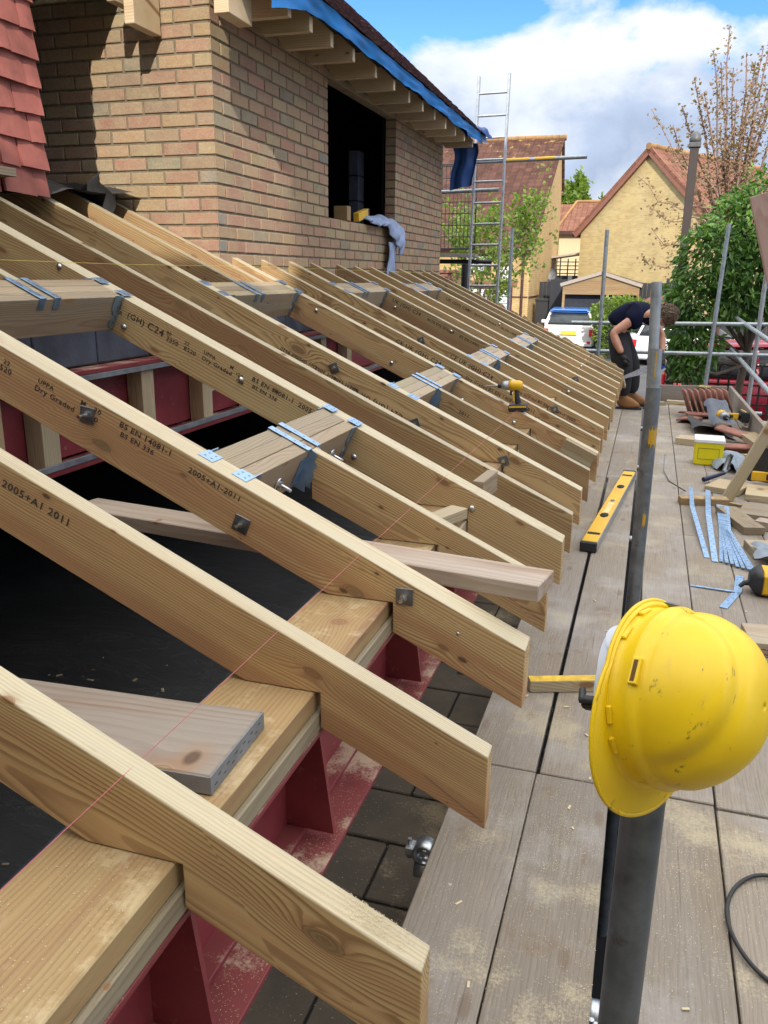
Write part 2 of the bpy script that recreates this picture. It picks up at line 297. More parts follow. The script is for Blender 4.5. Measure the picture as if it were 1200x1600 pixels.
M_YELLOWBOX = simple('yellow_tub', (0.76, 0.66, 0.008), 0.45, var=0.06)
M_WHITE = simple('white_plastic', (0.74, 0.76, 0.78), 0.4, var=0.06)
M_RUBBER = simple('black_rubber', (0.022, 0.023, 0.026), 0.6, var=0.3, vscale=20, bump=0.15)
M_TOOLGREY = metal('tool_grey', (0.36, 0.38, 0.40), 0.4, 0.15, 0.6)
M_TOWEL = simple('blue_grey_towel', (0.26, 0.33, 0.50), 0.95, var=0.16, vscale=12, bump=0.5, bscale=120)
M_PAPER = simple('pale_wrapper', (0.20, 0.25, 0.31), 0.5, var=0.2, vscale=25)
M_STRINGP = simple('pink_string', (0.42, 0.12, 0.13), 0.8)
M_STRINGY = simple('yellow_string', (0.66, 0.58, 0.12), 0.8)
M_SKIN = simple('skin', (0.50, 0.25, 0.17), 0.55, var=0.1, vscale=15)
M_SHIRT = simple('navy_shirt', (0.006, 0.008, 0.026), 0.9, var=0.3, vscale=7, bump=0.8, bscale=12)
M_SHIRT.node_tree.nodes['Principled BSDF'].inputs['Specular IOR Level'].default_value = 0.15
M_TROUSER = simple('dark_trousers', (0.016, 0.016, 0.020), 0.85, var=0.3, vscale=9, bump=0.7, bscale=16)
M_GLOVE = simple('black_glove', (0.012, 0.012, 0.013), 0.7)
M_BOOT = simple('tan_boot', (0.26, 0.125, 0.045), 0.75, var=0.2, vscale=14)
M_HAIR = simple('brown_hair', (0.125, 0.085, 0.055), 0.7, var=0.45, vscale=60, bump=0.8, bscale=70)
M_SAW = metal('saw_steel', (0.60, 0.63, 0.66), 0.22, 0.08, 0.95)
M_SAWBLUE = simple('saw_blue', (0.02, 0.06, 0.38), 0.4)
M_GLASS = simple('dark_glass', (0.03, 0.035, 0.04), 0.06)
M_CARWHITE = simple('silver_car_paint', (0.66, 0.63, 0.60), 0.22, var=0.02)
M_CARBLUE = simple('blue_car_paint', (0.05, 0.17, 0.50), 0.18, var=0.02)
M_CARRED = simple('red_car_paint', (0.30, 0.006, 0.022), 0.25, var=0.03)
M_LAMPRED = simple('red_lens', (0.55, 0.02, 0.03), 0.2)
M_FENCE = simple('black_fence_boards', (0.028, 0.030, 0.036), 0.85, var=0.3, vscale=3)
M_TRELLIS = simple('dark_trellis', (0.030, 0.024, 0.018), 0.8, var=0.3)
M_POST = simple('brown_post', (0.045, 0.032, 0.028), 0.7, var=0.2)
M_WINFRAME = simple('maroon_frame', (0.085, 0.016, 0.018), 0.5)
M_BLIND = simple('white_blind', (0.62, 0.66, 0.68), 0.6)
M_DOWNPIPE = simple('grey_downpipe', (0.085, 0.085, 0.09), 0.5)
M_GUTTER = simple('dark_gutter', (0.06, 0.022, 0.022), 0.5)
M_ORANGEWOOD = wood('varnished_window_timber', (0.44, 0.20, 0.05), (0.26, 0.10, 0.02), knots=0.2)
M_ASPHALT = simple('asphalt', (0.062, 0.062, 0.064), 0.95, var=0.3, vscale=0.8, bump=0.4, bscale=80)
M_PALEBLOCK = simple('pale_render', (0.50, 0.47, 0.42), 0.9, var=0.1, vscale=1)  # wall of the added shade block, pale to bounce light
def leafmat(name, a, b_, trans=0.25):
    m, t, b = newmat(name); at = t.new('ShaderNodeAttribute', attribute_name='tint').outputs['Fac']
    c = t.mix(at, a, b_); setp(t, b, c, 0.5)
    tr = t.new('ShaderNodeBsdfTranslucent'); t.put(tr.inputs[0], t.mix(1.0, c, (1.3, 1.5, 0.6), 'MULTIPLY'))
    ms = t.new('ShaderNodeMixShader'); ms.inputs[0].default_value = trans
    t.l.new(b.outputs[0], ms.inputs[1]); t.l.new(tr.outputs[0], ms.inputs[2])
    t.l.new(ms.outputs[0], t.n['Material Output'].inputs[0]); return m
M_LEAF = leafmat('evergreen_leaf', (0.036, 0.10, 0.020), (0.155, 0.285, 0.045))
M_LEAF2 = leafmat('spring_leaf', (0.08, 0.145, 0.022), (0.20, 0.27, 0.045), 0.35)
M_LEAF3 = leafmat('bronze_leaf', (0.25, 0.15, 0.115), (0.30, 0.22, 0.13), 0.35)
M_BARK = simple('bark', (0.12, 0.085, 0.06), 0.9, var=0.3, vscale=12, bump=0.5)
M_TWIG = simple('twig', (0.24, 0.15, 0.12), 0.8, var=0.25)
def slabmat():
    m, t, b = newmat('dark_paving_slab'); g = t.pos(); n = t.noise(g, 4.0, 7, 0.7)
    c = t.mix(t.rng(n, 0.3, 0.7), (0.105, 0.09, 0.072), (0.17, 0.145, 0.115))
    dn = t.math('ADD', t.noise(g, 3.0, 4, 0.6), t.math('MULTIPLY', t.noise(g, 110.0, 4, 0.7), 0.4))
    c = t.mix(t.rng(dn, 0.78, 0.90, 0, 0.75), c, (0.42, 0.34, 0.22))
    setp(t, b, c, 0.9, 0.0, t.bump(t.noise(g, 50.0, 5), 0.3, 0.004)); return m
M_SLAB = slabmat()
M_DUST = simple('fresh_sawdust', (0.60, 0.51, 0.33), 0.95, var=0.15)
M_OSB = simple('strand_board', (0.46, 0.31, 0.14), 0.85, var=0.45, vscale=45, bump=0.5, bscale=60)

# ------------------------------------------------------------------ sky with cumulus
def build_sky():
    t = NT(world.node_tree); bg = t.n['Background']
    sky = t.new('ShaderNodeTexSky', sky_type='NISHITA'); sky.sun_disc = False
    sky.sun_elevation = SUN_EL; sky.sun_rotation = SUN_AZ; sky.air_density = 1.0; sky.dust_density = 0.6; sky.ozone_density = 1.5
    d = t.new('ShaderNodeTexCoord').outputs['Generated']; x, y, z = t.sep(d)
    zz = t.math('MAXIMUM', z, 0.0)
    k = t.math('DIVIDE', 1.0, t.math('ADD', zz, 0.22))
    uv = t.com(t.math('MULTIPLY', x, k), t.math('MULTIPLY', y, k), t.math('MULTIPLY', zz, 2.2))
    big = t.noise(t.vmath('ADD', uv, (3.1, 1.7, 0.0)), 1.6, 8, 0.52, 0.15)
    puff = t.noise(t.vmath('ADD', t.com(t.math('MULTIPLY', x, 5.0), t.math('MULTIPLY', y, 5.0), t.math('MULTIPLY', z, 8.0)), (0.3, 2.0, 0.7)), 1.0, 9, 0.56, 0.2)
    # clouds thin out overhead and close up towards the horizon
    dens = t.math('ADD', t.math('MULTIPLY', big, 0.45), t.math('MULTIPLY', puff, 0.65))
    lift = t.ramp(zz, [(0.0, 0.30), (0.19, 0.25), (0.235, 0.10), (0.262, -0.02), (0.30, -0.07), (0.36, -0.05), (0.48, 0.10), (1.0, 0.12)])
    cover = t.rng(t.math('ADD', dens, lift), 0.57, 0.64)
    # tops of the cumulus white, undersides grey-blue
    sh = t.math('ADD', t.math('MULTIPLY', t.math('SUBTRACT', puff, 0.5), 0.30), zz)
    ccol = t.ramp(sh, [(0.03, (0.92, 0.95, 1.0)), (0.075, (0.72, 0.80, 0.92)), (0.115, (0.46, 0.56, 0.76)), (0.15, (0.56, 0.67, 0.88)), (0.185, (0.84, 0.91, 1.0)), (0.215, (1.0, 1.02, 1.05)), (0.27, (0.95, 1.0, 1.08))])
    # unseen cloud overhead, added and brightened to fill the shaded deck with light
    hi = t.rng(zz, 0.36, 0.55, 1.0, HIGH)
    ccol = t.mix(t.rng(zz, 0.36, 0.5), ccol, (1.0, 0.97, 0.92))
    cl = t.mix(1.0, t.vmath('MULTIPLY', ccol, t.com(hi, hi, hi)), (CLOUD, CLOUD, CLOUD), 'MULTIPLY')
    sk = t.mix(1.0, sky.outputs[0], t.ramp(zz, [(0.0, (0.4, 0.55, 0.75)), (0.30, (0.20, 0.36, 0.62)), (0.5, (0.7, 0.85, 1.0)), (0.8, (1.0, 1.0, 1.0))]), 'MULTIPLY')
    out = t.mix(cover, sk, cl)
    t.l.new(out, bg.inputs[0]); bg.inputs[1].default_value = SKY_STRENGTH
CLOUD = 2.75; HIGH = 2.9
build_sky()
# ------------------------------------------------------------------ object helpers
WM = {}
def tag(o, label=None, cat=None, group=None, kind=None):
    for k, v in (('label', label), ('category', cat), ('group', group), ('kind', kind)):
        if v: o[k] = v
    return o
def place(o, W, parent=None):
    COL.objects.link(o); WM[o] = W.copy()
    if parent is not None:
        o.parent = parent; o.matrix_local = WM[parent].inverted() @ W
    else: o.matrix_world = W
    return o
def thing(name, label, cat, loc=(0, 0, 0), rotz=0.0, group=None):
    o = bpy.data.objects.new(name, None); o.empty_display_size = 0.05
    place(o, Matrix.Translation(loc) @ Matrix.Rotation(rotz, 4, 'Z')); return tag(o, label, cat, group)
I4 = Matrix.Identity(4)
class MB:
    """collects boxes, tubes, prisms ... and links them as ONE mesh object"""
    def __init__(self): self.v = []; self.f = []; self.m = []; self.s = []
    def add(self, vs, fs, M=None, mi=0, smooth=False):
        o = len(self.v)
        for p in vs:
            p = Vector(p); self.v.append((M @ p) if M is not None else p)
        for f in fs: self.f.append([i+o for i in f]); self.m.append(mi); self.s.append(smooth)
        return self
    def box(self, x0, x1, y0, y1, z0, z1, M=None, mi=0):
        vs = [(x, y, z) for x in (x0, x1) for y in (y0, y1) for z in (z0, z1)]
        return self.add(vs, [(0, 1, 3, 2), (4, 6, 7, 5), (0, 4, 5, 1), (2, 3, 7, 6), (0, 2, 6, 4), (1, 5, 7, 3)], M, mi)
    def cham(self, x0, x1, y0, y1, z0, z1, c=0.002, M=None, mi=0):
        """box with small chamfers on every edge"""
        b = bmesh.new(); bmesh.ops.create_cube(b, size=1.0)
        bmesh.ops.scale(b, vec=(x1-x0, y1-y0, z1-z0), verts=b.verts); bmesh.ops.translate(b, vec=((x0+x1)/2, (y0+y1)/2, (z0+z1)/2), verts=b.verts)
        bmesh.ops.bevel(b, geom=b.edges[:], offset=c, segments=1, affect='EDGES', profile=0.5)
        return self.bm(b, M, mi)
    def bm(self, b, M=None, mi=0, smooth=False):
        b.verts.ensure_lookup_table(); b.verts.index_update()
        self.add([v.co.copy() for v in b.verts], [[v.index for v in f.verts] for f in b.faces], M, mi, smooth); b.free(); return self
    def prism(self, poly, y0, y1, M=None, mi=0, axis='y'):
        """polygon in (x,z) extruded along y (axis y), or (x,y) along z, or (y,z) along x"""
        n = len(poly)
        if axis == 'y': vs = [(a, y0, b) for a, b in poly] + [(a, y1, b) for a, b in poly]
        elif axis == 'z': vs = [(a, b, y0) for a, b in poly] + [(a, b, y1) for a, b in poly]
        else: vs = [(y0, a, b) for a, b in poly] + [(y1, a, b) for a, b in poly]
        fs = [list(range(n)), list(range(2*n-1, n-1, -1))] + [(i, n+i, n+(i+1) % n, (i+1) % n) for i in range(n)]
        return self.add(vs, fs, M, mi)
    def tube(self, pts, r, seg=12, mi=0, caps=True, M=None, smooth=True):
        pts = [Vector(p) for p in pts]; n = len(pts); rs = r if hasattr(r, '__len__') else [r]*n
        rings = []; prev = None
        for i, p in enumerate(pts):
            d = (pts[min(i+1, n-1)] - pts[max(i-1, 0)]).normalized()
            if prev is None: a = d.orthogonal().normalized()
            else: a = (prev - d*prev.dot(d)).normalized()
            prev = a; b = d.cross(a)
            rings.append([p + (a*math.cos(2*math.pi*k/seg) + b*math.sin(2*math.pi*k/seg))*rs[i] for k in range(seg)])
        vs = [q for g in rings for q in g]
        fs = [(i*seg+k, i*seg+(k+1) % seg, (i+1)*seg+(k+1) % seg, (i+1)*seg+k) for i in range(n-1) for k in range(seg)]
        self.add(vs, fs, M, mi, smooth)
        if caps: self.add(vs[:seg], [list(range(seg))[::-1]], M, mi); self.add(vs[-seg:], [list(range(seg))], M, mi)
        return self
    def pipe(self, a, b, r, t=0.004, seg=24, mi=0):
        """open-ended scaffold tube with a wall thickness"""
        a = Vector(a); b = Vector(b); d = (b-a).normalized(); u = d.orthogonal().normalized(); w = d.cross(u)
        def ring(p, q): return [p + (u*math.cos(2*math.pi*k/seg) + w*math.sin(2*math.pi*k/seg))*q for k in range(seg)]
        vs = ring(a, r) + ring(b, r) + ring(b, r-t) + ring(a, r-t)
        for j in range(4):
            self.add([*vs[j*seg:(j+1)*seg], *vs[((j+1) % 4)*seg:((j+1) % 4+1)*seg]], [(k, (k+1) % seg, seg+(k+1) % seg, seg+k) for k in range(seg)], None, mi, j in (0, 2))
        return self
    def lathe(self, prof, seg=20, M=None, mi=0, smooth=True):
        vs = [(r*math.cos(2*math.pi*k/seg), r*math.sin(2*math.pi*k/seg), z) for r, z in prof for k in range(seg)]
        n = len(prof)
        fs = [(i*seg+k, i*seg+(k+1) % seg, (i+1)*seg+(k+1) % seg, (i+1)*seg+k) for i in range(n-1) for k in range(seg)]
        return self.add(vs, fs, M, mi, smooth)
    def grid(self, fn, nu, nv, M=None, mi=0, smooth=True, thick=0.0):
        vs = [Vector(fn(i/nu, j/nv)) for i in range(nu+1) for j in range(nv+1)]
        fs = [(i*(nv+1)+j, (i+1)*(nv+1)+j, (i+1)*(nv+1)+j+1, i*(nv+1)+j+1) for i in range(nu) for j in range(nv)]
        self.add(vs, fs, M, mi, smooth)
        return self
    weld = False
    def mesh(self, name, mats, W=I4):
        me = bpy.data.meshes.new(name); inv = W.inverted()
        me.from_pydata([tuple(inv @ v) for v in self.v], [], self.f)
        for m in (mats if isinstance(mats, (list, tuple)) else [mats]): me.materials.append(m)
        me.polygons.foreach_set('material_index', self.m); me.polygons.foreach_set('use_smooth', self.s)
        b = bmesh.new(); b.from_mesh(me)
        if self.weld: bmesh.ops.remove_doubles(b, verts=b.verts, dist=1e-5)
        bmesh.ops.recalc_face_normals(b, faces=b.faces); b.to_mesh(me); b.free(); me.update()
        return me
    def build(self, name, mats, parent=None, W=None, local=False, recalc=True):
        """verts are in world space unless local=True (then W carries them into the world)"""
        if W is None:
            if parent is not None: W = WM[parent]
            else:
                a = np.array([tuple(v) for v in self.v]); W = Matrix.Translation(((a[:, 0].min()+a[:, 0].max())/2, (a[:, 1].min()+a[:, 1].max())/2, a[:, 2].min()))
        me = self.mesh(name, mats, I4 if local else W)
        return place(bpy.data.objects.new(name, me), W, parent)
def frame(A, B, up=(0, 0, 1)):
    A = Vector(A); B = Vector(B); x = (B-A).normalized(); z = Vector(up); z = (z - x*z.dot(x)).normalized(); y = z.cross(x)
    return Matrix(((x.x, y.x, z.x, A.x), (x.y, y.y, z.y, A.y), (x.z, y.z, z.z, A.z), (0, 0, 0, 1))), (B-A).length
def timber(name, A, B, w, h, mat, parent=None, up=(0, 0, 1), c=0.002):
    """straight sawn piece from A to B (centre line), local X along it; w across, h along up"""
    W, L = frame(A, B, up); mb = MB(); mb.cham(0, L, -w/2, w/2, -h/2, h/2, c)
    return mb.build(name, mat, parent, W, local=True)
def textmesh(body, size, align='LEFT', spacing=1.0):
    cu = bpy.data.curves.new('text', 'FONT'); cu.body = body; cu.size = size; cu.space_character = spacing; cu.align_x = align
    cu.resolution_u = 2; cu.offset = size*0.018
    o = bpy.data.objects.new('text', cu); COL.objects.link(o); bpy.context.view_layer.update()
    dg = bpy.context.evaluated_depsgraph_get(); me = bpy.data.meshes.new_from_object(o.evaluated_get(dg))
    COL.objects.unlink(o); bpy.data.objects.remove(o); return me
def text(name, body, size, W, mat, parent, spacing=1.0, sx=1.0):
    me = textmesh(body, size, spacing=spacing); me.materials.clear(); me.materials.append(mat)
    o = bpy.data.objects.new(name, me); return place(o, W @ Matrix.Diagonal((sx, 1, 1, 1)), parent)
def crumple(p, amp, sc, seed=0.0):
    q = Vector(p)*sc + Vector((seed, seed*1.7, seed*.3)); return Vector((mnoise.noise(q), mnoise.noise(q+Vector((9, 0, 0))), mnoise.noise(q+Vector((0, 9, 0)))))*amp

# ------------------------------------------------------------------ ground
ZG = -1.2
def ground():
    mb = MB(); mb.add([(-900, -900, ZG), (900, -900, ZG), (900, 900, ZG), (-900, 900, ZG)], [(0, 1, 2, 3)])
    tag(mb.build('ground', M_ASPHALT), kind='structure')
    mb = MB(); Z = -0.30                     # paved ledge outside the wall line, dark with damp
    y = -0.2
    for k in range(36):
        d = 0.268
        off = 0.0 if k % 2 else 0.22
        for xa, xb in ((-1.32+off*0, -0.885+off), (-0.875+off, -0.435+off*0.0)):
            if xb-xa > 0.05: mb.cham(xa, xb, y+0.006, y+d-0.006, Z-0.1+random.uniform(-.002, .002), Z+random.uniform(-.002, .002), 0.004)
        y += d
    tag(mb.build('paving', M_SLAB), kind='structure')
    mb = MB(); mb.box(-1.33, -0.43, -0.25, 9.5, -1.2, Z-0.012); tag(mb.build('paving_bed', M_BLACK), kind='structure')
    mb = MB(); mb.add([(-7, -2, -1.0), (-1.34, -2, -1.0), (-1.34, 12, -1.0), (-7, 12, -1.0)], [(0, 1, 2, 3)])
    tag(mb.build('floor', M_DPM), kind='structure')
ground()

# ------------------------------------------------------------------ brick dormer
XW, YC, YE = -2.5, 4.64, 10.2
CR, BL = 0.0772, 0.2315
ZB0 = 1.0
BT = [((0.345, 0.208, 0.146), 6), ((0.335, 0.220, 0.152), 6), ((0.365, 0.258, 0.155), 6), ((0.31, 0.225, 0.15), 4.5), ((0.265, 0.23, 0.165), 2.5), ((0.35, 0.22, 0.155), 4), ((0.345, 0.27, 0.165), 3.5), ((0.21, 0.20, 0.175), 0.8)]
def tint(): 
    c = random.choices([b[0] for b in BT], [b[1] for b in BT])[0]; k = random.uniform(0.9, 1.12)
    return tuple(min(1, x*k*random.uniform(0.97, 1.03)) for x in c)
class BrickFace:
    def __init__(self): self.mb = MB(); self.c = []
    def brick(self, P, u0, u1, z0, z1, left=True, right=True, dep=0.012):
        """P(u, z, d): d = depth behind the face"""
        j = lambda: random.uniform(-0.0016, 0.0016)
        dd = random.uniform(-0.0012, 0.0012)
        a = [(u0+(j() if left else 0), z0+j()), (u1+(j() if right else 0), z0+j()), (u1+(j() if right else 0), z1+j()), (u0+(j() if left else 0), z1+j())]
        e = 0.003
        vs = [P(u, z, dep) for u, z in a] + [P(u, z, dd+0.0025) for u, z in a]
        um, zm = (u0+u1)/2, (z0+z1)/2
        ins = [(u0+(e if left else 0), z0+e), (u1-(e if right else 0), z0+e), (u1-(e if right else 0), z1-e), (u0+(e if left else 0), z1-e)]
        vs += [P(u, z, dd) for u, z in ins]
        fs = [(8, 9, 10, 11)] + [(4+i, 4+(i+1) % 4, 8+(i+1) % 4, 8+i) for i in range(4)]
        fs += [(i, (i+1) % 4, 4+(i+1) % 4, 4+i) for i in range(4) if not ((i == 3 and not left) or (i == 1 and not right))]
        self.mb.add(vs, fs); t = tint(); self.c += [t]*len(fs)
    def build(self, name, parent):
        o = self.mb.build(name, [M_BRICK, M_MORTAR], parent); me = o.data
        at = me.attributes.new('tint', 'FLOAT_COLOR', 'FACE')
        at.data.foreach_set('color', [x for c in self.c for x in (*c, 1.0)]); return o
    def mortar(self, vs):
        self.mb.add(vs, [(0, 1, 2, 3)], None, 1); self.c.append((0.25, 0.2, 0.14))
WY0, WY1, WZ0, WZ1 = 6.46, 8.26, ZB0+12*CR+0.004, 2.985
G = 0.0068
def dormer():
    D = thing('brick_dormer', 'brick dormer with an unglazed window opening and blue membrane along its eaves', 'dormer', (XW, 7.4, 1.0))
    fr = BrickFace(); P = lambda u, z, d: (XW-d, u, z)
    n = int((3.10-ZB0)/CR)
    for k in range(5, n):
        z0 = ZB0+k*CR; z1 = z0+CR
        u = YC; first = True
        while u < YE-0.02:
            L = BL/2 if (first and k % 2 == 0) else BL
            a, b = u, min(u+L, YE); u += L
            segs = [(a, b)]
            if z0 > WZ0-0.02 and z0 < WZ1-0.03:
                segs = []
                if a < WY0: segs.append((a, min(b, WY0)))
                if b > WY1: segs.append((max(a, WY1), b))
            for p, q in segs:
                if q-p < 0.03: continue
                fr.brick(P, p+(0 if first else G), q-G, z0+G, z1-G, left=not first)
            first = False
    m = 0.008
    for y0, y1, z0, z1 in ((YC, WY0, ZB0+.386, 3.1), (WY1, YE, ZB0+.386, 3.1), (WY0, WY1, ZB0+.386, WZ0), (WY0, WY1, WZ1, 3.1)):
        fr.mortar([P(y0, z0, m), P(y1, z0, m), P(y1, z1, m), P(y0, z1, m)])
    # reveals of the opening, and the top of the sill course
    for k in range(12, 26):
        z0 = ZB0+k*CR
        if z0 < WZ1-0.02: fr.brick(lambda u, z, d: (XW-u, WY1+d, z), 0.0, 0.1025, z0+G, z0+CR-G, left=False)
    fr.mortar([(XW, WY1+m, WZ0), (XW-.105, WY1+m, WZ0), (XW-.105, WY1+m, WZ1), (XW, WY1+m, WZ1)])
    u = WY0
    while u < WY1-0.05: fr.brick(lambda a, b, d: (XW-b, a, WZ0-0.004-d), u+G, min(u+BL, WY1)-G, 0.0, 0.1025); u += BL
    fr.mortar([(XW, WY0, WZ0-m), (XW, WY1, WZ0-m), (XW-.105, WY1, WZ0-m), (XW-.105, WY0, WZ0-m)])
    fr.build('front_wall', D)
    sd = BrickFace(); Q = lambda u, z, d: (XW-u, YC+d, z)
    for k in range(5, n+8):
        z0 = ZB0+k*CR; z1 = z0+CR; u = 0.0; first = True
        while u < 2.2:
            L = BL/2 if (first and k % 2 == 1) else BL
            sd.brick(Q, u+(0 if first else G), u+L-G, z0+G, z1-G, left=not first); u += L; first = False
    sd.mortar([Q(0, ZB0+.386, m), Q(2.3, ZB0+.386, m), Q(2.3, 3.75, m), Q(0, 3.75, m)])
    sd.build('side_wall', D)
    # far end wall, inner leaf and dark room
    mb = MB(); mb.box(XW-2.3, XW-.012, YE-.1, YE-.004, ZB0, 3.1); mb.build('end_wall', M_MORTAR, D)
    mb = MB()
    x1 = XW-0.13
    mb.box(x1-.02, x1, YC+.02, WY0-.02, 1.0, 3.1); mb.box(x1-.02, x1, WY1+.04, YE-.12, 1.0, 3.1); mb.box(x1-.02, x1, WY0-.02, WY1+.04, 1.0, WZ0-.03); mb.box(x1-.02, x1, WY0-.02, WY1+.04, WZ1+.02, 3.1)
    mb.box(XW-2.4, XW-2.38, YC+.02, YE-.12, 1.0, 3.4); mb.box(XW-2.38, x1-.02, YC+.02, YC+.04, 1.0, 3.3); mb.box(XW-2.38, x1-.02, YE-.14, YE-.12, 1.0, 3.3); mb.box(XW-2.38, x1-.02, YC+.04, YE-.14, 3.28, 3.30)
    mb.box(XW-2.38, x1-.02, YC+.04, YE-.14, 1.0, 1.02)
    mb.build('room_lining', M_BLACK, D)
    mb = MB()
    for k in range(7): mb.cham(x1-.34, x1-.24, 8.22, 8.40, 1.03+k*.235, 1.255+k*.235, .004)
    mb.build('block_pier', M_BLOCK, D)
    mb = MB(); mb.cham(XW-.10, XW-.004, WY0-.12, WY1+.12, WZ1-.045, WZ1-.002, .003); mb.build('lintel', W_HEADER, D)
    # roof: tiled slope, sarking, rafter feet, membrane along the eaves
    sl = R(41); ex, ez = -2.045, 3.065; ry0, ry1 = 4.22, 10.42
    Wr = Matrix.Translation((ex, ry0, ez)) @ Matrix(((0, -math.cos(sl), math.sin(sl), 0), (1, 0, 0, 0), (0, math.sin(sl), math.cos(sl), 0), (0, 0, 0, 1)))
    mb = MB()
    for k in range(20):                         # courses of plain tiles, each lapping the one below
        y0 = k*0.10 - .02
        nt = int((ry1-ry0)/.165)+1
        for i in range(nt):
            x0 = i*.166 + (0 if k % 2 else .083) - .083
            x0c, x1c = max(0, x0), min(ry1-ry0, x0+.163)
            if x1c-x0c < .02: continue
            t = random.uniform(-.003, .003)
            mb.add([(x0c, y0, .030+t), (x1c, y0, .030+t), (x1c, y0+.125, .012), (x0c, y0+.125, .012), (x0c, y0, .016+t), (x1c, y0, .016+t), (x1c, y0+.125, 0), (x0c, y0+.125, 0)],
                   [(0, 1, 2, 3), (4, 7, 6, 5), (0, 4, 5, 1), (1, 5, 6, 2), (3, 7, 4, 0)])
    mb.build('roof', M_DORMERTILE, D, Wr, local=True)
    mb = MB(); mb.box(.02, ry1-ry0-.02, .02, 1.98, -.05, -.004); mb.build('sarking', M_FELT, D, Wr, local=True)
    mb = MB(); mb.box(XW-.02, ex-.05, YC+.02, YE+.1, 3.075, 3.08); mb.box(XW-.06, XW-.012, YC, YE, 3.06, 3.5); mb.build('soffit_shade', M_BLACK, D)  # black sheets standing in for the shade between the rafter feet
    ys = [4.87, 5.19, 5.54, 5.96, 6.45, 6.92] + [7.36+i*.44 for i in range(7)]
    for y in ys:
        mb = MB(); dz = random.uniform(-.006, .006)
        mb.prism([(-2.105, 2.902+dz), (-2.105, 2.985), (-2.52, 3.34), (-2.52, 3.04), (-2.42, 2.902+dz)], y-.05, y)
        mb.build('rafter_foot', W_EAVES, D)
    def hem(u, v):                              # ragged lower edge of the membrane
        y = 4.5+u*5.75; w = mnoise.noise((y*2.3, 0, 1.3))*.022 + mnoise.noise((y*9, 0, 4))*.008
        drop = .085 + w + (.13*max(0, 1-(y-4.5)/.5))
        x = ex+.012 + .012*math.sin(y*7)*v + mnoise.noise((y*4, v*3, 0))*.012
        return (x - v*.025, y, 3.062 - v*drop)
    mb = MB(); mb.grid(hem, 150, 6); mb.build('eaves_membrane', M_BLUE, D)
    def flap(u, v):
        p = Vector((-2.42+u*.28+.02*math.sin(v*5), 10.30+u*.05+.03*math.sin(u*9), 3.0-v*.52*(1-.10*u))); return p + crumple(p, .035, 5)
    mb = MB(); mb.grid(flap, 14, 20); mb.build('hanging_sheet', M_NAVYSHEET, D)
    def curl(u, v):
        a = v*4.2; p = Vector((-2.16+u*.20+.06*math.cos(a), 9.75+.5*u+v*.12, 3.08+.065*math.sin(a)-.05*u)); return p + crumple(p, .05, 6, 3)
    mb = MB(); mb.grid(curl, 12, 16); mb.build('curled_sheet', M_NAVYSHEET, D)
    # verge timbers projecting over the side wall
    for (x, y0, z0, z1, w) in ((-2.835, 4.36, 2.79, 3.06, .06), (-2.93, 4.34, 2.90, 3.06, .05), (-2.275, 4.35, 2.80, 3.10, .085)):
        mb = MB(); mb.cham(x-w/2, x+w/2, y0, 4.625, z0, z1, .003); mb.build('verge_noggin', W_EAVES, D)
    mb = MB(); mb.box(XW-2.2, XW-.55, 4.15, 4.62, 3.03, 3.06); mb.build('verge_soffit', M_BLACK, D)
dormer()
# ------------------------------------------------------------------ tile hung bay at the left, felt in the recess, house interior
def bay():
    B = thing('tile_hung_bay', 'red tile hung bay beside the brick dormer with a varnished window frame', 'bay', (-3.1, 2.9, 1.84))
    X, YR, YL = -3.042, 3.785, 3.462
    mb = MB()
    for k in range(19):
        z = 1.862+k*.126; w = .199; ys = [YR+random.uniform(-.006, .006), YR-(w if k % 2 else w*.55), YL]
        for y1, y0 in zip(ys, ys[1:]):
            tl = random.uniform(-.006, .009); rot = random.uniform(-.007, .007); a, b = .055+tl, .020; y0 += .0035
            n = 4
            vs = []
            for j in range(n+1):
                y = y0+(y1-y0)*j/n; bow = .006*math.sin(j/n*math.pi); zz = z+rot*(1-2*j/n)+random.uniform(-.0015, .0015)
                vs += [(X+a+bow, y, zz), (X+b+bow, y, z+.20), (X+a+bow-.016, y, zz+.001), (X+b+bow-.014, y, z+.20)]
            fs = []
            for j in range(n):
                o = j*4; fs += [(o, o+4, o+5, o+1), (o+2, o+3, o+7, o+6), (o, o+2, o+6, o+4), (o+1, o+5, o+7, o+3)]
            fs += [(0, 1, 3, 2), (n*4, n*4+2, n*4+3, n*4+1)]
            mb.add(vs, fs)
    mb.build('tile_hanging', M_CLAY, B)
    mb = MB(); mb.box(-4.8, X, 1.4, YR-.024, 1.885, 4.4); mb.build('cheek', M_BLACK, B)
    mb = MB(); mb.box(X, X+.028, YL-.078, YL, 1.86, 4.4); mb.build('corner_trim', M_CLAY, B)
    timber('window_frame', (X+.006, YL-.132, 2.0), (X+.006, YL-.132, 2.56), .108, .07, M_ORANGEWOOD, B, up=(1, 0, 0))
    timber('window_sill', (X+.055, 2.5, 1.945), (X+.055, YL+.018, 1.945), .108, .038, W_HEADER, B)
bay()
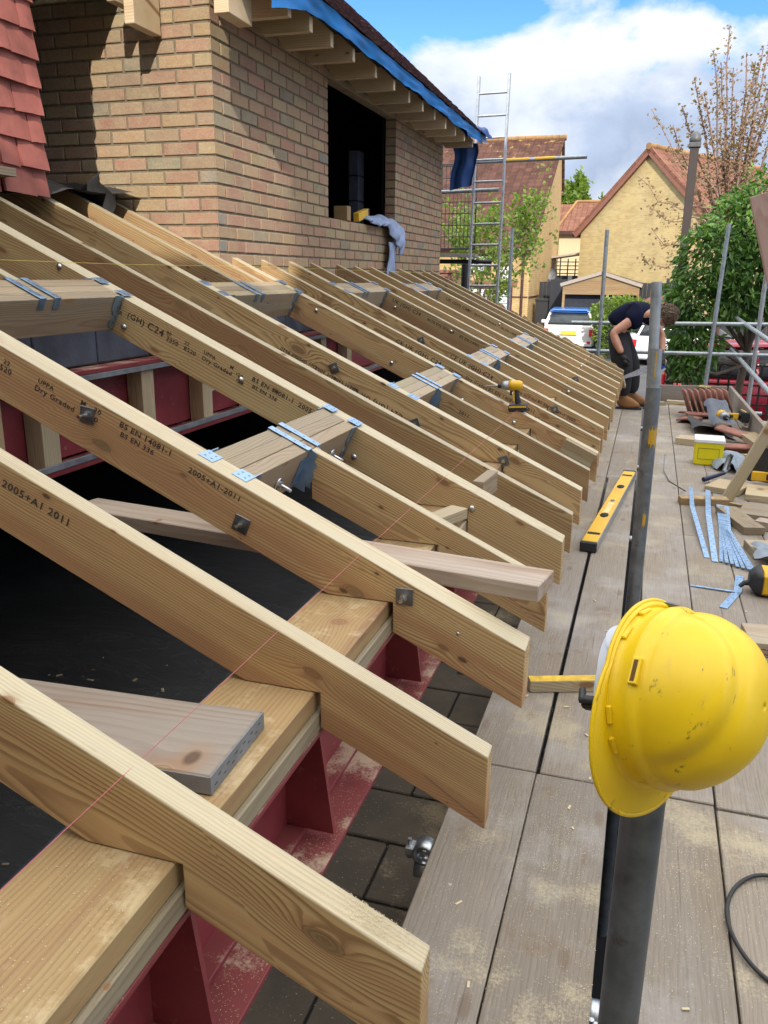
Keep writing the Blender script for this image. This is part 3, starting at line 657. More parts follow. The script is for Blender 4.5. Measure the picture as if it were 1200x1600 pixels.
def felt():
    def f(u, v):
        p = Vector((-3.02-u*1.0, 3.72+v*.90, 1.93+.16*u + .10*math.sin(v*7)*u*.4)); return p + crumple(p, .085, 3.2, 2)
    mb = MB(); mb.grid(f, 22, 26)
    def g(u, v):
        p = Vector((-3.02-.35*u+.05*math.sin(v*6), 4.30+.22*u, 1.82+v*.25*(1-.55*u))); return p + crumple(p, .05, 4.5, 5)
    mb.grid(g, 12, 14)
    tag(mb.build('roofing_felt', M_FELT), 'crumpled black roofing felt stuffed between red tiles and brick dormer', 'felt')
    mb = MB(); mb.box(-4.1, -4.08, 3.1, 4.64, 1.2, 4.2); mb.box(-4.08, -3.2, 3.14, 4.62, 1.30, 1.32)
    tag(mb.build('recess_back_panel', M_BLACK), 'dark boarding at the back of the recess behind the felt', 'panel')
felt()
def house_inside():
    H = thing('house_wall', 'dark blockwork house wall standing on the far red beam under the rafters', 'wall', (-2.6, 4, 1.06))
    mb = MB()
    for k in range(2):
        y = -1.0 + (.22 if k % 2 else 0); z = 1.075+k*.165
        while y < 10.4:
            mb.cham(-2.62, -2.518+random.uniform(-.003, .003), y, y+.432, z, z+.155, .004); y += .442
    mb.build('block', M_BLOCK, H)
    mb = MB(); mb.box(-2.61, -2.535, -1, 10.5, 1.07, 1.395); mb.build('mortar_bed', M_MORTAR, H)
    mb = MB(); mb.box(-7, -6.9, -2, 12, -1, 2.9); mb.box(-6.9, -2.63, -2.0, -1.9, -1, 4.0); mb.box(-6.9, -2.63, 11.0, 11.1, -1, 1.2); mb.box(-6.9, -2.66, -1.9, 11.0, 1.0, 1.05)
    mb.build('inner_shell', M_BLACK, H)
house_inside()

# ------------------------------------------------------------------ red steel: eaves beam and the far deep beam
def eaves_beam():
    S = thing('eaves_beam', 'red oxide steel eaves beam with triangular stiffeners below the wall plate', 'beam', (-.72, 4.5, .2))
    y0, y1 = -.6, 9.9
    mb = MB(); mb.cham(-.828, -.598, y0, y1, .534, .547, .0015); mb.build('top_flange', M_RED, S)
    mb = MB(); mb.box(-.735, -.722, y0, y1, .222, .534); mb.build('web', M_RED, S)
    mb = MB(); mb.cham(-.86, -.672, y0, y1, .207, .222, .0015); mb.cham(-1.0, -.586, y0, y1, .192, .205, .0015); mb.build('bottom_flange', M_RED, S)
    for y in [.30, .985, 1.56, 2.36, 2.9, 3.5, 4.1, 4.7, 5.3, 5.9, 6.5]:
        mb = MB(); mb.prism([(-.722, .532), (-.640, .532), (-.600, .2235), (-.722, .2235)], y-.006, y+.006); mb.build('stiffener', M_RED, S)
    mb = MB(); mb.box(-1.25, -1.06, y0, y1, -.30, .190); mb.build('wall_head', M_BLOCK, S)
eaves_beam()
def deep_beam():
    S = thing('deep_beam', 'deep dark red steel beam packed with timber studs under the house wall', 'beam', (-2.55, 4.5, .62))
    y0, y1 = -1.0, 10.3
    mb = MB(); mb.cham(-2.68, -2.43, y0, y1, 1.045, 1.066, .002); mb.build('top_flange', M_RED, S)
    mb = MB(); mb.box(-2.56, -2.545, y0, y1, .665, 1.03); mb.build('web', M_RED, S)
    mb = MB(); mb.cham(-2.68, -2.43, y0, y1, .625, .650, .002); mb.build('bottom_flange', M_RED, S)
    mb = MB(); mb.cham(-2.445, -2.424, y0, y1, 1.018, 1.043, .001); mb.cham(-2.445, -2.424, y0, y1, .652, .678, .001); mb.build('grey_angle', M_GREYMETAL, S)
    for y in (2.62, 2.95, 3.72, 4.33, 4.95, 5.6, 6.2, 6.8):
        timber('packing_stud', (-2.495, y, .652), (-2.495, y, 1.043), .11, .09, W_OLD, S, up=(1, 0, 0))
    mb = MB()
    for yy in (4.48, 4.55):
        for zz in (.80, .86, .93): mb.lathe([(0, .016), (.010, .014), (.013, .006), (.013, 0)], 10, Matrix.Translation((-2.545, yy, zz)) @ Matrix.Rotation(R(90), 4, 'Y'))
    mb.build('bolt_heads', M_BOLT, S)
deep_beam()

# ------------------------------------------------------------------ wall plate (two layers on the steel)
for (nm, za, zb, mat, xo, lab) in (('wall_plate', .594, .641, W_PLATE, -.608, 'golden top layer of the timber wall plate, notched under every rafter'), ('packing_plate', .549, .592, W_GREYPLATE, -.598, 'grey lower packing plate between golden plate and red steel')):
    ys = [-.6, 2.4, 5.4, 8.2, 9.85]
    t = thing(nm, lab, 'plate', (-.71, 4.6, za))
    for a, b in zip(ys, ys[1:]):
        timber('plate_length', (xo-.105, a, (za+zb)/2), (xo-.105, b-.002, (za+zb)/2), .21, zb-za, mat, t, c=.0025)

# ------------------------------------------------------------------ rafters
T25 = math.tan(R(25)); C25 = math.cos(R(25)); S25 = math.sin(R(25)); XE = -.23
def ztop(x, y): return .556 - .0085*(y-2) + (XE-x)*T25
DEP = .155
def r_local(x, z, x0, z0):                    # world XZ -> rafter axes (s down the slope, n normal)
    dx, dz = x-x0, z-z0
    return (dx*C25 - dz*S25, dx*S25 + dz*C25)
RAFT = {}
def rafter(key, y, w, xa, xb, label, mat=None, plumb_top=False, square_top=False, group='rafters of the new pitched roof', bird=True):
    zt = ztop(0, y); x0, z0 = xb, ztop(xb, y)
    W = Matrix.Translation((x0, y, z0)) @ Matrix.Rotation(R(25), 4, 'Y')
    pl = DEP/C25
    P = lambda x, z: r_local(x, z, x0, z0)
    poly = [(0, 0), P(xb, z0-pl)]
    if bird:
        hx = -.594; zb = ztop(hx, y)-pl
        px = hx - (.6425-zb)/T25
        if zb < .635: poly += [P(hx, zb), P(hx, .6425), P(px, ztop(px, y)-pl)]
    xt = xa
    poly += [P(xt, ztop(xt, y)-pl)] if not square_top else [(P(xt, ztop(xt, y))[0], -DEP)]
    poly += [P(xt, ztop(xt, y))]
    mb = MB(); n = len(poly); cw = .0022
    # front and back faces with a small arris
    mb.prism(poly, 0, w)
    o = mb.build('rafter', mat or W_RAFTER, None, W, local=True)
    bv = o.modifiers.new('arris', 'BEVEL'); bv.width = .0025; bv.segments = 2; bv.limit_method = 'ANGLE'; bv.angle_limit = R(30)
    tag(o, label, 'rafter', group); RAFT[key] = (o, W, y, w, x0); return o
UP = 'short upper rafter'
rafter('1', .906, .050, -3.6, -.219, 'nearest rafter, pale top edge, lying across the near bottom-left corner')
rafter('2', 1.464, .050, -3.6, -.229, 'second nearest rafter, single, ending over the deck before the yellow batten')
rafter('3', 1.996, .092, -3.6, -.229, 'third rafter, doubled, with three square washers and printed stamps')
rafter('3j', 2.52, .047, -1.045, -.232, 'short rafter hung from the nearest header, its foot under the loose white lumber')
rafter('3u', 2.52, .047, -3.6, -2.195, 'stub rafter running up left from the nearest upper header', bird=False)
rafter('4', 2.985, .092, -3.6, -.231, 'doubled rafter holding the far ends of both nearest headers, with a certification stamp')
rafter('5', 3.385, .050, -3.9, -.23, 'plain rafter one beyond the stamped doubled rafter, dark streak along its side')
rafter('6', 3.83, .070, -3.9, -.228, 'rafter vanishing under the lowest red tiles, upside-down stamp on its side')
rafter('7j', 4.30, .047, -1.045, -.223, 'short rafter hung from the second header, its stamp mostly hidden by the next rafter')
rafter('7u', 4.24, .047, -3.32, -2.195, 'stained stub rafter climbing to the black felt beside the brick dormer', bird=False, square_top=True)
rafter('7w', 4.57, .047, -3.24, -2.195, 'stub rafter laid along the foot of the dormer side wall', bird=False)
rafter('8', 4.80, .070, -2.52, -.210, 'rafter under the yellow impact driver, starting at the dormer corner')
rafter('9', 5.21, .047, -2.52, -.221, 'rafter just beyond the impact driver with two printed stamps')
rafter('10', 5.66, .070, -2.52, -.225, 'rafter carrying the near end of the third header, black certification mark on its side')
rafter('11j', 6.17, .047, -1.045, -.217, 'short rafter hung from the third lower header')
rafter('11u', 6.07, .047, -2.52, -2.195, 'stub rafter between dormer wall and third upper header', bird=False)
rafter('12', 6.63, .070, -2.52, -.220, 'rafter carrying the far end of the third header')
rafter('13', 7.05, .047, -2.52, -.214, 'plain rafter below the near jamb of the dormer window, between third and fourth headers')
rafter('14', 7.50, .070, -2.52, -.223, 'rafter carrying the near end of the farthest header')
rafter('15j', 7.97, .047, -1.045, -.222, 'short rafter hung from the farthest lower header')
rafter('15u', 7.92, .047, -2.52, -2.195, 'stub rafter below the towel, hung from the farthest upper header', bird=False)
rafter('16', 8.44, .070, -2.52, -.219, 'rafter carrying the far end of the farthest header')
rafter('17', 8.90, .047, -2.52, -.219, 'third rafter from the far gable end, plain')
rafter('18', 9.36, .047, -2.52, -.219, 'last but one rafter before the far gable end')
rafter('19', 9.76, .047, -2.52, -.221, 'farthest rafter at the gable end in front of the kneeling board scraps')
RAFT['19'][0]['label'] = 'farthest rafter, at the gable end next to the bending worker'

# headers between the trimmer rafters, with joist hangers as parts
def header(key, ya, yb, xa, xb, ym, side, label, near):
    """3-ply header filling xa..xb in the roof plane from ya to yb; ym = y of the jack that hangs from it; side +1 = jack below"""
    xm = (xa+xb)/2
    W = Matrix.Translation((xm, ya, ztop(xm, ya)-.004)) @ Matrix.Rotation(R(25), 4, 'Y') @ Matrix.Rotation(R(90), 4, 'Z')
    L = yb-ya; hw = (xb-xa)/2/C25; hd = DEP-.006
    H = bpy.data.objects.new('header', None); H.empty_display_size = .05; place(H, W); tag(H, label, 'header', 'headers framing the rooflight openings')
    n = 3 if near else 2
    for k in range(n):
        a = -hw + k*2*hw/n; mb = MB(); mb.cham(0, L, a+.0006, a+2*hw/n-.0006, -hd, random.uniform(-.0015, .001), .0015)
        mb.build('ply', W_HEADER, H, W @ Matrix.Identity(4), local=True)
    # local: x along header, y = up the slope (-) / down (+)?  -> rotated 90 deg: local y points up slope
    tp = .0025
    def hanger(x0, sgn):
        """top flange pieces over the trimmer rafter and cheeks down the header end"""
        mb = MB()
        for yy in (-hw-.006, hw-.044):
            mb.cham(x0-(.062 if sgn > 0 else 0)-(0 if sgn > 0 else 0), x0+(.062 if sgn < 0 else 0), yy, yy+.05, .0045, .0045+tp, .0006)
            for i in range(2):
                for j in range(2):
                    mb.box(x0-sgn*(.018+.026*i)-.003, x0-sgn*(.018+.026*i)+.003, yy+.014+.022*j-.003, yy+.014+.022*j+.003, .0068, .0076, None, 1)
        for sy in (-1, 1):                       # cheeks with a stepped outline
            yy = sy*(hw+.0016); t2 = .0012
            poly = [(0, .004), (.052, .004), (.052, -.055), (.034, -.07), (.030, -.082), (.044, -.10), (.044, -.125), (.026, -hd+.012), (0, -hd+.012)]
            poly = [(x0+sgn*px, pz) for px, pz in poly]
            mb.prism(poly, yy-t2, yy+t2)
            for pz in (-.02, -.045, -.085, -.115):
                mb.box(x0+sgn*.018-.003, x0+sgn*.018+.003, yy-t2-.0008, yy+t2+.0008, pz-.003, pz+.003, None, 1)
        mb.build('hanger', [M_STRAP, M_STEELDARK], H, W, local=True)
    hanger(0.0, 1); hanger(L, -1)
    mb = MB(); xj = ym-ya
    for s in (-1, 1):                            # jack hanger: two straps over the header and cheeks on the jack
        xx = xj + .0235 + s*.040
        mb.cham(xx-.016, xx+.016, -hw-.004, hw+.004, .0035, .0035+tp, .0006)
        for i in range(4): mb.box(xx-.003, xx+.003, -hw+.02+i*(2*hw-.04)/3-.003, -hw+.02+i*(2*hw-.04)/3+.003, .0058, .0066, None, 1)
        yo = -side*hw; t2 = .0012
        if True:
            yf = side*hw; mb.cham(xx-.016, xx+.016, min(yf, yf+side*.0025)-.0006, max(yf, yf+side*.0025)+.0006, -.040, .005, .0005)
        xs = xj+.0235+s*.0255
        poly = [(yo, .004), (yo-side*.030, -.004), (yo-side*.030, -.028), (yo-side*.045, -.038), (yo-side*.038, -.06), (yo-side*.048, -.075), (yo-side*.048, -.11), (yo-side*.034, -.125), (yo-side*.042, -.147), (yo, -.147)]
        mb.prism([(a, b) for a, b in poly], xs-t2, xs+t2, None, 0, axis='x')
        yy = yo-side*.0018
        mb.cham(xs+(s*.001 if s > 0 else -.046), xs+(.046 if s > 0 else s*.001), yy-.0012, yy+.0012, -.135, -.03, .0004)
    mb.build('hanger', [M_STRAP, M_STEELDARK], H, W, local=True)
    if near:
        for xx in (L*.27, L*.80):
            mb = MB(); q = Matrix.Translation((xx, -side*(hw+.001), -.085)) @ Matrix.Rotation(R(90*side), 4, 'X')
            mb.lathe([(0, .003), (.022, .003), (.022, 0)], 16, q); mb.lathe([(0, .014), (.012, .014), (.012, .003)], 6, q, smooth=False); mb.lathe([(0, .05), (.006, .05), (.006, .012)], 10, q)
            mb.build('stud_bolt', M_BOLT, H, W, local=True)
LOW = (-1.185, -1.047); UPP = (-2.195, -2.055)
header('l1', 2.09, 2.983, *LOW, 2.52, 1, 'nearest lower header of three plies, bright hangers over its top', True)
header('l2', 3.902, 4.798, *LOW, 4.30, 1, 'second lower header, between the tile-end rafter and the impact driver', True)
header('l3', 5.732, 6.628, *LOW, 6.17, 1, 'third lower header, upslope and just beyond the impact driver', False)
header('l4', 7.572, 8.438, *LOW, 7.97, 1, 'farthest lower header, smallest in the view', False)
header('u1', 2.09, 2.983, *UPP, 2.52, -1, 'nearest upper header at the left edge above the dark blocks', True)
header('u2', 3.902, 4.798, *UPP, 4.24, -1, 'upper header in front of the brick corner of the dormer', True)
header('u3', 5.732, 6.628, *UPP, 6.07, -1, 'upper header below the dormer wall left of the window opening', False)
header('u4', 7.572, 8.438, *UPP, 7.92, -1, 'upper header just below the hanging towel', False)
# ------------------------------------------------------------------ bolts, washers, grading stamps on the rafters
def onface(key, X, depth):                    # world frame on the near face: x down the slope, z face normal (-Y)
    o, W, y, w, x0 = RAFT[key]
    z = ztop(X, y) - depth
    return Matrix.Translation((X, y-.0006, z)) @ Matrix.Rotation(R(25), 4, 'Y') @ Matrix.Rotation(R(90), 4, 'X')
def bolt(key, X, depth, kind):
    o = RAFT[key][0]; Q = onface(key, X, depth); mb = MB()
    if kind == 'dome':
        mb.lathe([(0, .010), (.005, .0095), (.0105, .006), (.013, .001), (.013, 0)], 16, Q); mb.build('bolt', M_BOLT, o, WM[o] @ I4)
    else:
        mb.cham(-.024, .024, -.024, .024, 0, .004, .001, Q @ Matrix.Rotation(random.uniform(0, .5), 4, 'Z') if kind == 'square' else Q @ Matrix.Rotation(R(45), 4, 'Z'))
        wsh = mb.build('washer', M_STEELDARK, o, WM[o])
        mb = MB(); mb.lathe([(0, .013), (.011, .013), (.011, .004)], 6, Q, smooth=False)
        L = .042 if kind == 'square' else .02
        mb.tube([Q @ Vector((0, 0, .006)), Q @ Vector((0, 0, L))], .0058, 10); mb.build('stud', M_BOLT, wsh, WM[o])
for k, L in {'3': [(-1.523, .058, 'square'), (-1.043, .115, 'square'), (-.561, .045, 'square')],
             '4': [(-1.536, .067, 'dome'), (-2.061, .12, 'dome'), (-1.056, .122, 'dome'), (-.58, .064, 'dome'), (-2.351, .02, 'dome')],
             '6': [(-1.46, .059, 'diamond'), (-1.042, .115, 'diamond'), (-.599, .059, 'diamond')],
             '8': [(-1.945, .046, 'dome'), (-1.459, .116, 'dome'), (-1.018, .111, 'dome'), (-.703, .079, 'dome')],
             '10': [(-1.507, .06, 'diamond'), (-.557, .045, 'diamond')],
             '12': [(-1.994, .094, 'dome'), (-1.517, .05, 'dome'), (-.557, .04, 'dome')],
             '14': [(-.571, .04, 'diamond'), (-1.613, .11, 'diamond')],
             '16': [(-1.436, .03, 'dome'), (-.601, .025, 'dome')], '17': [(-1.796, .06, 'dome')]}.items():
    for X, d, kd in L: bolt(k, X, d, kd)
for k, L in {'2': [(-.652, .158), (-.640, .159)], '3': [(-.41, .062)]}.items():      # nail heads
    for X, d in L:
        mb = MB(); mb.lathe([(0, .002), (.0045, .0015), (.0045, 0)], 10, onface(k, X, d)); mb.build('nail_head', M_BOLT, RAFT[k][0], WM[RAFT[k][0]])
def stamp(key, X, depth, body, size=.021, flip=False, sx=1.12, sp=1.1):
    o = RAFT[key][0]; Q = onface(key, X, depth) @ Matrix.Translation((0, 0, .0004))
    if flip: Q = Q @ Matrix.Rotation(math.pi, 4, 'Z')
    text('grade_stamp', body, size, Q, M_INK, o, sp, sx)
stamp('2', -1.47, .058, '14081-1 2005+A1 2011', .026)
stamp('2', -1.48, .082, '8528', .026)
stamp('3', -1.80, .050, '22', .020); stamp('3', -1.83, .075, '8520', .024)
stamp('3', -1.685, .047, 'UPPA', .020); stamp('3', -1.70, .075, 'Dry Graded', .024)
stamp('3', -1.545, .038, 'M  \u202220', .022); stamp('3', -1.525, .066, '\u202250', .022)
stamp('3', -1.42, .036, 'BS EN 14081-1', .024); stamp('3', -1.42, .064, 'BS EN 336', .022); stamp('3', -1.205, .052, '2005+A1-2011', .024)
stamp('4', -2.10, .052, 'UK', .022); stamp('4', -2.10, .078, 'CA', .022); stamp('4', -2.045, .072, '(GH)', .034); stamp('4', -1.955, .072, 'C24', .040)
stamp('4', -1.865, .050, '80', .020); stamp('4', -1.868, .076, '2350', .024); stamp('4', -1.785, .05, '22', .02); stamp('4', -1.79, .076, '8520', .024)
stamp('4', -1.70, .046, 'UPPA', .02); stamp('4', -1.71, .074, 'Dry Graded', .024); stamp('4', -1.585, .045, 'M', .02); stamp('4', -1.56, .06, '\u202220', .02); stamp('4', -1.56, .085, '\u202250', .02)
stamp('4', -1.49, .046, 'BS EN 14081-1  2005+A1', .026); stamp('4', -1.49, .075, 'BS EN 336', .022)
stamp('6', -1.10, .105, 'C24 (GH) UK CE', .034, True); stamp('6', -1.33, .100, 'BS EN 14081-1 2005', .024, True); stamp('6', -1.55, .098, 'Dry Graded 8520', .024, True)
for k, X in (('9', -1.56), ('10', -1.30)):
    stamp(k, X, .070, 'CE UK (GH) C24', .038); stamp(k, X+.36, .068, '22 8520', .024); stamp(k, X+.47, .062, 'Dry Graded', .026); stamp(k, X+.62, .060, 'BS EN 14081-1 2005', .028)
stamp('9', -.70, .055, '2011', .028)
stamp('12', -2.02, .060, 'UK (GH) C24', .038); stamp('12', -1.72, .062, '8520 Dry Graded', .028); stamp('12', -1.45, .062, 'BS EN 14081', .028)
stamp('16', -2.0, .065, 'UK (GH) C24', .038); stamp('16', -1.7, .065, '8520 Dry Graded', .028); stamp('16', -1.42, .065, 'BS EN 14081', .028)
stamp('7j', -.93, .07, '2011', .026)
def pencil(key, pts):
    o = RAFT[key][0]; mb = MB()
    for (xa, da), (xb, db) in zip(pts, pts[1:]):
        A = onface(key, xa, da).translation; B = onface(key, xb, db).translation; mb.tube([A, B], .00045, 4)
    mb.build('pencil_line', M_PENCIL, o, WM[o])
pencil('2', [(-.36, .13), (-.235, .155)]); pencil('3', [(-.37, .13), (-.235, .145)]); pencil('3j', [(-.40, .12), (-.24, .132)])
pencil('8', [(-.86, .02), (-.82, .11)]); pencil('8', [(-.62, .02), (-.68, .11)])
# knot scar on the nearest rafter's top edge is in the wood; spliced block at the foot of one rafter
o8 = RAFT['8'][0]; W8 = RAFT['8'][1]
mb = MB(); mb.cham(-.20, -.004, -.048, -.001, -DEP+.012, -.004, .002)
ob = mb.build('end_block', W_OLD, o8, W8, local=True)

# ------------------------------------------------------------------ string lines
def string(name, pts, mat, label):
    mb = MB(); mb.tube(pts, .0008, 6); tag(mb.build(name, mat), label, 'string line')
string('pink_string', [(-.683, .3, .782), (-.685, .9, .777), (-.690, 2.0, .768), (-.685, 4.8, .748), (-.68, 9.7, .706)], M_STRINGP, 'pink builder\u2019s string stretched over the rafters above the wall plate')
string('yellow_string', [(-2.335, 1.0, 1.548), (-2.34, 3.4, 1.532), (-2.36, 4.9, 1.540), (-2.40, 9.6, 1.522)], M_STRINGY, 'thin yellow string stretched high across the rafters near the dormer foot')

# ------------------------------------------------------------------ loose timbers on the roof
W, L = frame((-.643, 1.185, .661), (-1.85, 1.135, .645)); mb = MB(); mb.cham(0, 1.60, -.112, .112, -.0185, .0185, .003)
bd = mb.build('scaffold_board', W_BOARD, None, W, local=True); tag(bd, 'short scaffold board with a grey steel end band lying on the wall plate', 'board')
mb = MB(); mb.box(-.0022, 0, -.1135, .1135, -.017, .017); mb.box(-.002, .10, -.1142, -.1122, -.0165, .0165); mb.box(-.002, .10, .1122, .1142, -.0165, .0165)
for i in range(6): mb.box(-.0026, -.002, -.095+i*.034, -.084+i*.034, .004, .0055, None, 1); mb.box(-.0026, -.002, -.08+i*.034, -.070+i*.034, -.0065, -.005, None, 1)
mb.build('end_band', [M_GREYMETAL, M_BLACK], bd, W, local=True)
W, L = frame((-.203, 2.165, .678), (-1.95, 2.485, .648)); mb = MB(); mb.cham(0, L, -.072, .072, -.0245, .0245, .003)
tag(mb.build('loose_lumber', W_PALE, None, W, local=True), 'loose pale-topped lumber lying over the short rafter foot with its end above the deck', 'lumber')
t = timber('timber_offcut', (-.66, 2.70, .665), (-.60, 2.86, .665), .07, .04, W_OLD); tag(t, 'small brown offcut block standing on the wall plate beyond the loose lumber', 'offcut')
t = timber('timber_offcut', (-.58, 3.09, .685), (-.56, 3.30, .685), .045, .085, W_HEADER); tag(t, 'greyish offcut wedged between two rafters behind the stamped doubled rafter', 'offcut')
mb = MB(); pts = []
x = -2.0; top = []
while x < -.25: top.append((x, ztop(x, 9.9)+random.uniform(-.02, .045))); x += random.uniform(.02, .06)
poly = top + [(-.25, ztop(-.25, 9.9)-.15), (-2.0, ztop(-2.0, 9.9)-.15)]
mb.prism(poly, 9.83, 9.845); tag(mb.build('strand_board', M_OSB), 'ragged strand board sheet nailed along the farthest rafter', 'board')

# ------------------------------------------------------------------ scaffold deck
def deck():
    cols = [(-.432, -.210), (-.204, .018), (.092, .318), (.323, .548), (.553, .778), (.783, 1.008), (1.013, 1.13)]
    jy = [(-1.6, 2.305, 6.48, 10.95)]*7
    labs = {}
    names = ['deck edge beside the rafter feet', 'column under the spirit level', 'column just right of the poles', 'column under the straps', 'column under the tool bag', 'column along the right toe board', 'narrow strip at the right edge']
    dist = ['nearest', 'middle', 'farthest']
    for i, (x0, x1) in enumerate(cols):
        js = list(jy[i]); 
        if i == 3: js = [-1.6, 2.29, 5.1, 8.25, 10.95]
        if i == 4: js = [-1.6, 2.9, 6.7, 10.95]
        for k, (a, b) in enumerate(zip(js, js[1:])):
            dz = random.uniform(-.004, .002); sk = random.uniform(-.003, .003)
            if i == 1 and k == 1: sk = .004
            W, L = frame(((x0+x1)/2-sk, a+.004, -.019+dz), ((x0+x1)/2+sk, b-.004, -.019+dz)); mb = MB(); w = (x1-x0)/2-(.012 if (i == 1 and k == 1) else 0)
            mb.cham(0, L, -w, w, -.019, .019, .003)
            o = mb.build('deck_board', M_DECK, None, W, local=True)
            ds = dist[k] if len(js) == 4 else ['nearest', 'second', 'third', 'farthest'][k]
            tag(o, 'weathered scaffold board, %s of the %s' % (ds, names[i]), 'scaffold board', 'boards of the scaffold deck')
    for y in (-.6, 0.35, 3.05, 5.1, 7.2, 9.2, 10.8):                  # transoms under the boards
        mb = MB(); mb.pipe((-.62, y, -.064), (1.4, y, -.064), .0242); tag(mb.build('transom_tube', M_TUBE), 'scaffold transom tube under the deck', 'scaffold tube', 'transom tubes under the deck')
    mb = MB(); mb.box(-.40, 1.4, -1.5, 10.9, -1.19, -1.18); tag(mb.build('deck_shade_sheet', M_BLACK), kind='structure')  # black sheet on the ground, the deck's shade put into its colour
deck()
def tube(name, a, b, r, mat, label, group=None, cat='scaffold tube'):
    mb = MB(); mb.pipe(a, b, r); return tag(mb.build(name, mat), label, cat, group)
def coupler(p, axis1, parent, s=1.0):
    """double coupler: two clamp bands, flaps and bolts"""
    W = frame(p, Vector(p)+Vector(axis1))[0]; mb = MB()
    for sx, rot in ((-1, 0), (1, 90)):
        M = W @ Matrix.Translation((0, 0, sx*.026*s)) @ Matrix.Rotation(R(rot), 4, 'Z') @ Matrix.Rotation(R(90), 4, 'Y')
        mb.lathe([(.0245*s, -.024*s), (.031*s, -.024*s), (.031*s, .024*s), (.0245*s, .024*s)], 18, M)
        mb.cham(-.012*s, .012*s, .026*s, .052*s, -.020*s, .020*s, .002, M); mb.tube([M @ Vector((-.03*s, .043*s, 0)), M @ Vector((.03*s, .043*s, 0))], .006*s, 8)
        mb.lathe([(0, .012*s), (.011*s, .012*s), (.011*s, 0)], 6, M @ Matrix.Translation((.016*s, .043*s, 0)) @ Matrix.Rotation(R(90), 4, 'Y'), smooth=False)
    return mb.build('coupler', M_GALV, parent)
def scaffold():
    # nearest standard, cut off at hand-rail height: the helmet hangs on it
    s = tag(MB().pipe((.053, 1.06, -1.19), (.057, 1.085, 1.075), .0300, .004, 32).build('scaffold_pole', M_DARKTUBE), 'short dark scaffold pole that the yellow helmet hangs on', 'scaffold pole')
    # the tall standard behind it: wide sleeve below, thinner tube above
    t = thing('scaffold_pole', 'tall scaffold pole behind the helmet, its thinner upper tube set in a sleeve', 'scaffold pole', (.045, 3.03, -1.19))
    mb = MB(); mb.pipe((.047, 3.02, -1.19), (.037, 3.05, 1.13), .0255, .004, 32); mb.build('sleeve', M_MIDTUBE, t)
    mb = MB(); mb.pipe((.037, 3.05, .95), (.012, 3.11, 1.485), .0180, .003, 28); mb.build('upper_tube', M_TUBE, t)
    P = lambda a, z: Vector((.041+.0262*math.sin(a), 3.035-.0262*math.cos(a), z))
    for zc, hh, a0, a1 in ((.96, .045, -.2, .9), (.655, .03, .1, .55)):
        mb = MB()
        for k in range(7):
            a = a0+(a1-a0)*k/7; h1 = hh*random.uniform(.4, 1); h2 = hh*random.uniform(.4, 1)
            mb.add([P(a, zc-h1), P(a+(a1-a0)/9, zc-h2), P(a+(a1-a0)/9, zc+h1), P(a, zc+h2)], [(0, 1, 2, 3)])
        mb.build('paint_mark', M_YELLOW, t)
    mb = MB(); Pq = lambda a, z: Vector((.0342+.0222*math.sin(a), 3.0565-.0222*math.cos(a), z))
    mb.add([Pq(-.05, 1.135), Pq(.14, 1.135), Pq(.10, 1.255), Pq(-.02, 1.255)], [(0, 1, 2, 3)]); mb.build('paint_mark', M_YELLOW, t)
    mb = MB(); mb.pipe((.0365, 3.051, 1.10), (.032, 3.062, 1.262), .0212, .003, 28); mb.build('collar', M_TUBE, t)
    coupler((.034, 3.05, -.06), (0, 0, 1), t)
    # far end guard rails and posts
    gp = 'guard rail poles at the far end of the deck'
    a = tag(MB().pipe((-.57, 11.0, -1.19), (-.60, 11.03, 2.06), .0242).build('scaffold_pole', M_TUBE), 'scaffold pole standing left of the bending worker before the silver car', 'scaffold pole', gp); coupler((-.577, 10.99, .94), (0, 0, 1), a); coupler((-.577, 10.99, .60), (0, 0, 1), a)
    b = tag(MB().pipe((.735, 11.0, .03), (.795, 11.05, 2.13), .0242).build('scaffold_pole', M_TUBE), 'leaning scaffold pole against the evergreen, foot on a brass-coloured base', 'scaffold pole', gp); coupler((.765, 11.0, .96), (0, 0, 1), b); coupler((.75, 11.0, .60), (0, 0, 1), b)
    mb = MB(); mb.lathe([(0, .02), (.05, .02), (.075, .012), (.075, 0)], 20, Matrix.Translation((.735, 11.0, .20))); mb.build('base_cup', M_YELLOWBRASS, b)
    c = tag(MB().pipe((1.165, 10.2, -.02), (1.175, 10.2, 1.55), .0242).build('scaffold_pole', M_ALU), 'pale scaffold pole at the right with two couplers beside the roof tile stack', 'scaffold pole', gp); coupler((1.14, 10.17, .93), (0, 0, 1), c, 1.1); coupler((1.14, 10.17, .53), (0, 0, 1), c, 1.1)
    mb = MB(); mb.cham(1.095, 1.235, 10.13, 10.27, -.02, -.012, .001); mb.build('base_plate', M_GALV, c)
    tube('guard_rail', (-.95, 11.05, .935), (1.95, 11.05, .985), .0242, M_TUBE, 'upper cross rail at the far end behind the worker\u2019s head')
    tube('guard_rail', (-.95, 11.05, .585), (1.95, 11.05, .615), .0242, M_TUBE, 'lower cross rail at the far end behind the worker\u2019s knees')
    tube('guard_rail', (1.10, 1.0, .80), (1.12, 12.75, 1.00), .0242, M_TUBE, 'upper side rail running out of view past the pale pole')
    tube('guard_rail', (1.10, 1.0, .40), (1.10, 12.3, .575), .0242, M_TUBE, 'lower side rail running out of view past the pale pole')
    t = timber('toe_board', (.12, 11.0, .095), (1.0, 11.06, .11), .038, .21, M_DECK, c=.003); tag(t, 'toe board standing on edge across the far deck end', 'toe board')
    t = timber('toe_board', (1.145, 6.2, .10), (1.05, 11.2, .10), .038, .21, M_DECK, c=.003); tag(t, 'toe board standing on edge along the right side of the deck', 'toe board')
